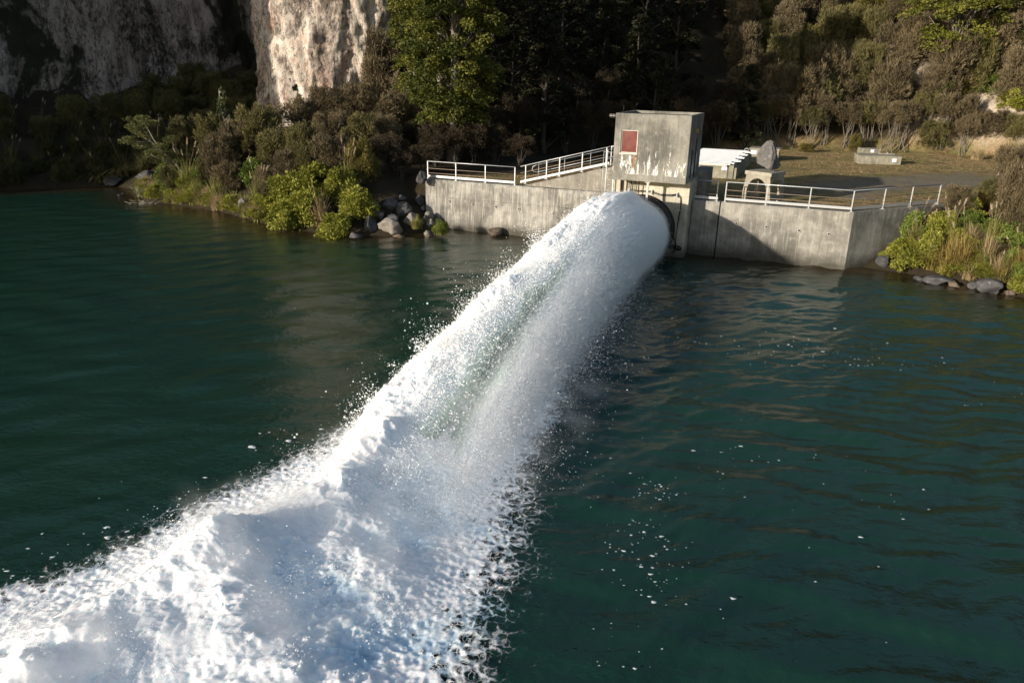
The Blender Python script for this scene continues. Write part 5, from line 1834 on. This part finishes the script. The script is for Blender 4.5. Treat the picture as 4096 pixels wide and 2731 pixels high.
NS, NTH = 560, 300
s = np.linspace(-.55, 27.5, NS)
th = np.linspace(-.9, math.pi + .9, NTH)
S, TH = np.meshgrid(s, th, indexing='ij')
S, TH = S.ravel(), TH.ravel()
P, N = jet_point(S, TH, 1.0 + .10 * smooth(-.2, .8, S) * (1 - .6 * smooth(3, 9, S)) * smooth(.55, -.35, np.cos(TH)))
left = smooth(.15, -.5, np.cos(TH))            # churned side
g = smooth(1.0, 9, S)                          # break-up grows downstream
st = np.c_[P[:, 0], P[:, 1] * .55, P[:, 2]]
n_big = fbm(st * .55 + 3, 3)
n_mid = fbm(st * 1.5 + 7, 4, billow=True)
n_fin = fbm(st * 4.5 + 1, 4, .6, billow=True)
n_spk = np.clip(fbm(P * 9 + 5, 3, .6) - .12, 0, 1)
disp = (.05 + .46 * g) * n_big * (.35 + .65 * left) + (.02 + .15 * g) * n_mid * (.25 + .75 * left) + (.012 + .075 * g) * n_fin * (.3 + .7 * left) + .26 * g * left * n_spk
# the trough between the churned crest and the smooth right hand sheet
tr = np.exp(-((TH - 1.2) / .46) ** 2) * smooth(9, 17, S) * (1 - .5 * smooth(24, 27, S))
disp -= tr * (.52 + .45 * n_mid)
# a fine second ridge on top near the mouth
disp += .16 * np.exp(-((TH - 1.5) / .16) ** 2) * smooth(.3, 2, S) * smooth(9, 4, S) - .14 * np.exp(-((TH - 1.78) / .14) ** 2) * smooth(.3, 2, S) * smooth(9, 4, S)
strk = fbm(np.c_[S * .5, TH * 7.5, 0 * S + 6], 4, .6)            # strands drawn out along the flow
disp += (.03 + .13 * smooth(1, 10, S)) * strk * (1 - .4 * left)
disp += .34 * np.exp(-((TH - 1.95) / .5) ** 2) * smooth(0, 1.3, S) * (1 - smooth(5, 10, S)) * (1 + .5 * n_big)
P = P + N * disp[:, None]
P[:, 1] += .35 * g * n_mid * left
aer_shade = 1.0 - 1.6 * tr * (.7 + .6 * n_big) + 0 * S
jet = thing('water_jet', 'huge white water jet bursting out of the dark outlet pipe', 'water jet', WO, ANG)
core = np_mesh('jet_core', P, grid_faces(NS, NTH), M_JET, jet, smooth=True, attrs=dict(aer_shade=aer_shade))


def points_obj(name, P, rad, mat, parent):
    me = bpy.data.meshes.new(name)
    me.vertices.add(len(P))
    me.vertices.foreach_set('co', np.asarray(P, np.float32).ravel())
    at = me.attributes.new('rad', 'FLOAT', 'POINT')
    at.data.foreach_set('value', np.asarray(rad, np.float32))
    me.materials.append(mat)
    o = link(name, me)
    o.location = WO
    o.rotation_euler = (0, 0, ANG)
    tag(o, parent, 'spray', kind='stuff')
    ng = bpy.data.node_groups.new(name + '_points', 'GeometryNodeTree')
    ng.interface.new_socket('Geometry', in_out='INPUT', socket_type='NodeSocketGeometry')
    ng.interface.new_socket('Geometry', in_out='OUTPUT', socket_type='NodeSocketGeometry')
    gi, go = ng.nodes.new('NodeGroupInput'), ng.nodes.new('NodeGroupOutput')
    mp = ng.nodes.new('GeometryNodeMeshToPoints')
    na = ng.nodes.new('GeometryNodeInputNamedAttribute')
    na.data_type = 'FLOAT'
    na.inputs['Name'].default_value = 'rad'
    sm = ng.nodes.new('GeometryNodeSetMaterial')
    sm.inputs['Material'].default_value = mat
    ng.links.new(gi.outputs[0], mp.inputs['Mesh'])
    ng.links.new(na.outputs['Attribute'], mp.inputs['Radius'])
    ng.links.new(mp.outputs[0], sm.inputs['Geometry'])
    ng.links.new(sm.outputs[0], go.inputs[0])
    md = o.modifiers.new('points', 'NODES')
    md.node_group = ng
    return o


rg = np.random.default_rng(21)
# clots and drops torn off the churned side and crest
n = 210000
S = rg.uniform(-.2, 27.5, n)
TH = rg.normal(2.35, .55, n)
cl = fbm(np.c_[S * .9, TH * 2.2, S * 0], 3)           # bursts, not an even fuzz
ex = rg.exponential(.16, n) * (.18 + 2.3 * smooth(.0, .55, cl)) * (.18 + .82 * smooth(0, 10, S))
P, N = jet_point(S, TH)
P = P + N * (ex + .06 * smooth(0, 3, S) + .06 * smooth(2, 9, S))[:, None] + rg.normal(size=(n, 3)) * .05
P[:, 2] -= ex * .15
k = P[:, 2] > 0
rad = np.clip(rg.lognormal(math.log(.0058), .62, n), .0025, .03)
points_obj('spray', P[k], rad[k], M_DROP, 'white drops torn off the churned side of the jet')
# fine mist hanging on the right side and below the smooth sheet
n = 420000
S = 27.5 * rg.uniform(0, 1, n) ** .85
TH = rg.normal(-.02, .50, n)
ex = rg.exponential(1.0, n) * (.10 + .42 * smooth(0, 16, S)) * (.7 + .6 * fbm(np.c_[S * .35, TH * 2, S * 0 + 4], 2))
P, N = jet_point(S, TH)
P = P + N * ex[:, None] + rg.normal(size=(n, 3)) * (.05 + .10 * smooth(4, 20, S))[:, None]
P[:, 2] -= .25 * ex * smooth(2, 10, S)
k = P[:, 2] > .0
rad = np.clip(rg.lognormal(math.log(.0058), .4, n), .003, .018)
points_obj('spray_veil', P[k], rad[k], M_DROP, 'fine mist hanging along the right side of the jet')

# ---- churned white water where it lands
FL = [(12.9, -25.0), (12.6, -28.2), (12.0, -30.9), (11.7, -32.6), (11.2, -34.4), (10.7, -35.8), (9.4, -39), (8.0, -46), (6, -56)]
FR = [(16.0, -21.5), (16.6, -24.5), (16.8, -27.0), (17.1, -29.2), (17.6, -31.2), (17.9, -33.0), (18.3, -34.6), (19.3, -38), (22, -46), (24, -56)]
FPOLY = FL + FR[::-1]
ax_t = np.arange(7.5, 21.6, .032)
ax_y = np.arange(-41, -21.3, .032)
T_, Y_ = np.meshgrid(ax_t, ax_y, indexing='ij')
t_, y_ = T_.ravel(), Y_.ravel()


def foam_d(t_, y_):
    d = seg_dist(t_, y_, FPOLY + FPOLY[:1])
    return np.where(in_poly(t_, y_, FPOLY), d, -d)


def ridge(t_, y_):
    """swell thrown up along the churned side after the jet lands"""
    c = np.interp(-y_, [25, 29, 33, 37, 42], [13.9, 13.8, 13.4, 12.9, 12.2]) + .5 * perlin(np.c_[y_ * .35, 0 * y_, 0 * y_ + 4])
    return np.exp(-((t_ - c) / np.where(t_ < c, 1.15, 1.5)) ** 2) * smooth(-23, -27, y_) * (.85 - .35 * smooth(-28, -40, y_)) * (.75 + .8 * perlin(np.c_[t_ * .4, y_ * .4, 0 * y_ + 9]))


d = foam_d(t_, y_)
q = np.c_[t_, y_, 0 * t_]
n1 = fbm(q * .42 + 2, 3)
n2 = fbm(q * 1.25 + 9, 4, billow=True)
n3 = fbm(q * 3.6 + 4, 4, .62, billow=True)
n4 = fbm(q * 11 + 4, 3, .65)
wp = q + .22 * np.c_[perlin(q * 1.3 + 5), perlin(q * 1.3 + 15), 0 * t_]
f1 = 1 - np.abs(perlin(wp * 2.9 + 3)) * 2.6            # thread-like ridges
f2 = 1 - np.abs(perlin(wp * 6.2 + 8)) * 2.6
thread = np.maximum(f1, f2 * .92)
rightside = smooth(14, 17.5, t_)
lacew = 1.1 + 1.0 * rightside * smooth(-25, -30, y_)      # the lacy fringe is wider on the far right
env = smooth(-.1, 1.9, d)
lumps = .42 + .45 * rightside * smooth(-29, -34, y_)
h = env * (.16 + .55 * n1 + .17 * lumps * n2 + .085 * lumps * n3 + .03 * n4) + env * ridge(t_, y_) * (1 + .18 * n2) + (1 - env) * (.02 + .05 * n3 + .03 * n4)
h += smooth(-.4, .6, d) * .10 * np.clip(thread - .55, 0, 1) * (1 - .5 * env)
spike = np.clip(fbm(q * 6.5 + 77, 3, .6) - .25, 0, 1)
h += env * .38 * spike * lumps
dd = d + .5 * n1 + .25 * n2
cover = -.28 + 1.15 * smooth(-1.3, 1.15, dd / lacew) + .10 * n2
mask = cover > -.25
h = np.maximum(h, -.02)
aer_shade = np.clip(.62 + .38 * smooth(-.3, 1.2, d) + 1.0 * n1 + .24 * n3 + .18 * n2 - .16 + .25 * ridge(t_, y_) - .30 * smooth(13.6, 16, t_) * smooth(-25, -29, y_) + .5 * smooth(.9, .1, d), .0, 1.2)  # right side and hollows bluer: foam shade painted in with the aeration
idx = np.arange(len(t_)).reshape(len(ax_t), len(ax_y))
F = grid_faces(len(ax_t), len(ax_y))
F = F[mask[F].all(1)]
used = np.unique(F)
rem = np.full(len(t_), -1); rem[used] = np.arange(len(used))
# overhanging curl: push crests sideways a little
gx_ = .12 * fbm(q * 1.7 + 50, 3) * env
gy_ = .12 * fbm(q * 1.7 + 60, 3) * env
Pf = np.c_[t_ + gx_, y_ + gy_, h + .035][used]
fo = np_mesh('foam', Pf, rem[F], M_FOAM, smooth=True, attrs=dict(aer_shade=aer_shade[used], cover=cover[used]))
fo.location = WO
fo.rotation_euler = (0, 0, ANG)
tag(fo, 'churned white foam where the jet crashes into the river', 'foam', kind='stuff')

# airborne drops over the foam
n = 330000
t_, y_ = rg.uniform(8, 21, n), rg.uniform(-40, -22, n)
d = foam_d(t_, y_)
q = np.c_[t_, y_, 0 * t_]
n1 = fbm(q * .42 + 2, 3)
bur = fbm(q * .8 + 12, 3)
keep = (d > -1.0) & (rg.uniform(0, 1, n) < np.clip(.15 + 1.6 * bur, .03, 1)) & (rg.uniform(0, 1, n) < smooth(-1.0, .6, d))
hz = smooth(-.1, 1.9, d) * (.2 + .5 * n1) + ridge(t_, y_) + rg.exponential(.16, n) * (1 + 1.5 * np.clip(bur, 0, 1)) * (.3 + .7 * smooth(-.5, .8, d)) + .03
P = np.c_[t_, y_, hz][keep]
rad = np.clip(rg.lognormal(math.log(.0042), .5, len(P)), .002, .014)
points_obj('foam_spray', P, rad, M_DROP, 'fine drops thrown up over the churned foam')


# ---- the fine mist itself: a real cloud of vapour hugging the jet and the foam
def mist_cloud():
    m = bpy.data.materials.new('mist_vapour')
    m.use_nodes = True
    t = m.node_tree
    t.nodes.clear()
    pv = t.nodes.new('ShaderNodeVolumePrincipled')
    pv.inputs['Color'].default_value = (1, 1, 1, 1)
    pv.inputs['Density'].default_value = 1.0
    pv.inputs['Anisotropy'].default_value = .25
    om = t.nodes.new('ShaderNodeOutputMaterial')
    t.links.new(pv.outputs[0], om.inputs['Volume'])
    me = bpy.data.meshes.new('mist')
    lo, hi = (8.5, -40.5, .0), (20.5, -2.7, 5.0)
    MBv = MB().box(lo, hi)
    me.from_pydata(np.concatenate(MBv.v).tolist(), [], MBv.f)
    me.materials.append(m)
    o = link('mist', me)
    o.location = WO
    o.rotation_euler = (0, 0, ANG)
    tag(o, 'soft white mist clinging to the jet and the foam', 'mist', kind='stuff')
    ng = bpy.data.node_groups.new('mist_cloud', 'GeometryNodeTree')
    ng.interface.new_socket('Geometry', in_out='INPUT', socket_type='NodeSocketGeometry')
    ng.interface.new_socket('Geometry', in_out='OUTPUT', socket_type='NodeSocketGeometry')
    N = ng.nodes.new
    L = ng.links.new
    gi, go = N('NodeGroupInput'), N('NodeGroupOutput')
    pos = N('GeometryNodeInputPosition')
    sep = N('ShaderNodeSeparateXYZ')
    L(pos.outputs[0], sep.inputs[0])

    def M(op, a, b=0., c=None):
        nd = N('ShaderNodeMath')
        nd.operation = op
        for i, v in enumerate((a, b) if c is None else (a, b, c)):
            if isinstance(v, (int, float)):
                nd.inputs[i].default_value = v
            else:
                L(v, nd.inputs[i])
        return nd.outputs[0]

    def MR(v, a, b, c=0., d=1.):
        nd = N('ShaderNodeMapRange')
        nd.interpolation_type = 'SMOOTHSTEP'
        L(v, nd.inputs[0])
        for i, q_ in enumerate((a, b, c, d)):
            nd.inputs[1 + i].default_value = q_
        return nd.outputs[0]

    def prox(ob):
        oi = N('GeometryNodeObjectInfo')
        oi.transform_space = 'RELATIVE'
        oi.inputs['Object'].default_value = ob
        pr = N('GeometryNodeProximity')
        L(oi.outputs['Geometry'], pr.inputs[0])
        return pr.outputs['Distance']

    def noise(scale, detail=3):
        nd = N('ShaderNodeTexNoise')
        nd.inputs['Scale'].default_value = scale
        nd.inputs['Detail'].default_value = detail
        L(pos.outputs[0], nd.inputs['Vector'])
        return nd.outputs[0]
    x, y, z = sep.outputs
    down = M('MULTIPLY', M('ADD', y, 2.75), -1.)               # metres from the mouth
    n1, n2 = noise(.9), noise(2.6)
    d1, d2 = prox(core), prox(fo)
    rside = MR(x, 14.0, 15.9)
    len1 = M('ADD', M('MULTIPLY', rside, M('ADD', .02, M('MULTIPLY', down, .015))), .03)
    a1 = M('MULTIPLY', M('EXPONENT', M('MULTIPLY', M('DIVIDE', d1, len1), -1.)), M('ADD', .25, M('MULTIPLY', rside, 1.2)))
    a1 = M('MULTIPLY', a1, MR(n1, .28, .6, .35, 1.25))
    a1 = M('MULTIPLY', a1, MR(down, 17, 27, 1., .75))
    a2 = M('MULTIPLY', M('EXPONENT', M('MULTIPLY', M('DIVIDE', d2, M('ADD', .06, M('MULTIPLY', MR(n1, .4, .7), .26))), -1.)), MR(n1, .40, .64, .03, 1.7))
    mid = M('ABSOLUTE', M('SUBTRACT', x, M('ADD', 14.9, M('MULTIPLY', M('MAXIMUM', M('SUBTRACT', down, 24.), 0.), -.06))))
    a2 = M('MULTIPLY', a2, MR(mid, 1.7, 3.9, 1., 0.))
    edge = M('SUBTRACT', x, M('SUBTRACT', 12.9, M('MULTIPLY', M('SUBTRACT', down, 22.), .19)))
    a2 = M('MULTIPLY', a2, MR(edge, .5, 1.7))
    a2 = M('MULTIPLY', a2, MR(n2, .3, .6, .5, 1.2))
    dn = M('MAXIMUM', a1, a2)
    dn = M('MULTIPLY', dn, MIST)
    dn = M('MULTIPLY', dn, M('GREATER_THAN', dn, .04))
    vc = N('GeometryNodeVolumeCube')
    L(dn, vc.inputs['Density'])
    vc.inputs['Min'].default_value = lo
    vc.inputs['Max'].default_value = hi
    vs = .15
    for k, ax_ in enumerate(('X', 'Y', 'Z')):
        vc.inputs['Resolution ' + ax_].default_value = int((hi[k] - lo[k]) / vs)
    sm = N('GeometryNodeSetMaterial')
    sm.inputs['Material'].default_value = m
    L(vc.outputs[0], sm.inputs['Geometry'])
    L(sm.outputs[0], go.inputs[0])
    md = o.modifiers.new('mist', 'NODES')
    md.node_group = ng


MIST = .85
mist_cloud()

# ---- scattered foam flecks drifting on the river
fv, fq = [], []
m_ = 0


def fleck(x, y, r_):
    global m_
    a = rg.uniform(0, 6.28)
    n_ = 8
    ring = [(x + r_ * (1 + .35 * rg.normal()) * math.cos(a + k * math.tau / n_) * 1.5, y + r_ * (1 + .35 * rg.normal()) * math.sin(a + k * math.tau / n_), .05) for k in range(n_)]
    fv.extend([(x, y, .05 + r_ * .35)] + ring)
    for k in range(n_):
        fq.append((m_, m_ + 1 + k, m_ + 1 + (k + 1) % n_))
    m_ += n_ + 1


def gw(px, py):
    d_ = pix_ray(px, py)
    k_ = CAMH / -d_[2]
    return d_[0] * k_, d_[1] * k_


for cx, cy, sx, sy, n in ((3150, 1400, 260, 30, 60), (2720, 1350, 120, 20, 22), (3450, 1460, 160, 16, 34), (3740, 1455, 60, 12, 8), (2600, 1960, 60, 26, 34), (2620, 2250, 80, 90, 70), (2900, 1850, 70, 60, 16), (2560, 2130, 60, 60, 20), (3620, 2050, 180, 60, 10), (3050, 2150, 330, 110, 16), (2500, 2600, 90, 60, 12), (2420, 1750, 60, 60, 10), (1260, 1050, 60, 20, 3), (2960, 1800, 160, 30, 12), (3950, 1580, 120, 40, 12), (3000, 2450, 500, 120, 8)):
    for k in range(n):
        x, y = gw(cx + rg.normal() * sx, cy + rg.normal() * sy)
        fleck(x, y, float(np.clip(rg.lognormal(math.log(.0075), .6), .003, .026)) * (1 + y / 40))
# torn scraps along the left edge of the foam and right of it
for k in range(420):
    f_ = rg.uniform(0, 1)
    yy = -24 - 16 * f_
    tt_ = np.interp(-yy, [25, 28.2, 30.9, 34.4, 39], [12.9, 12.6, 12.0, 11.2, 9.4]) - rg.exponential(.55)
    x, y, _ = W(tt_, yy)
    fleck(x, y, float(np.clip(rg.lognormal(math.log(.016), .6), .005, .07)))
for k in range(260):
    f_ = rg.uniform(0, 1)
    yy = -22 - 16 * f_
    tt_ = np.interp(-yy, [21.5, 27, 31.2, 34.6, 38], [16.2, 17.0, 17.8, 18.5, 19.5]) + rg.exponential(.30)
    x, y, _ = W(tt_, yy)
    fleck(x, y, float(np.clip(rg.lognormal(math.log(.012), .55), .004, .05)))
me = bpy.data.meshes.new('foam_flecks')
me.from_pydata(fv, [], fq)
me.materials.append(M_DROP)
tag(link('foam_flecks', me), 'scattered white foam flecks drifting on the dark water', 'foam', kind='stuff')
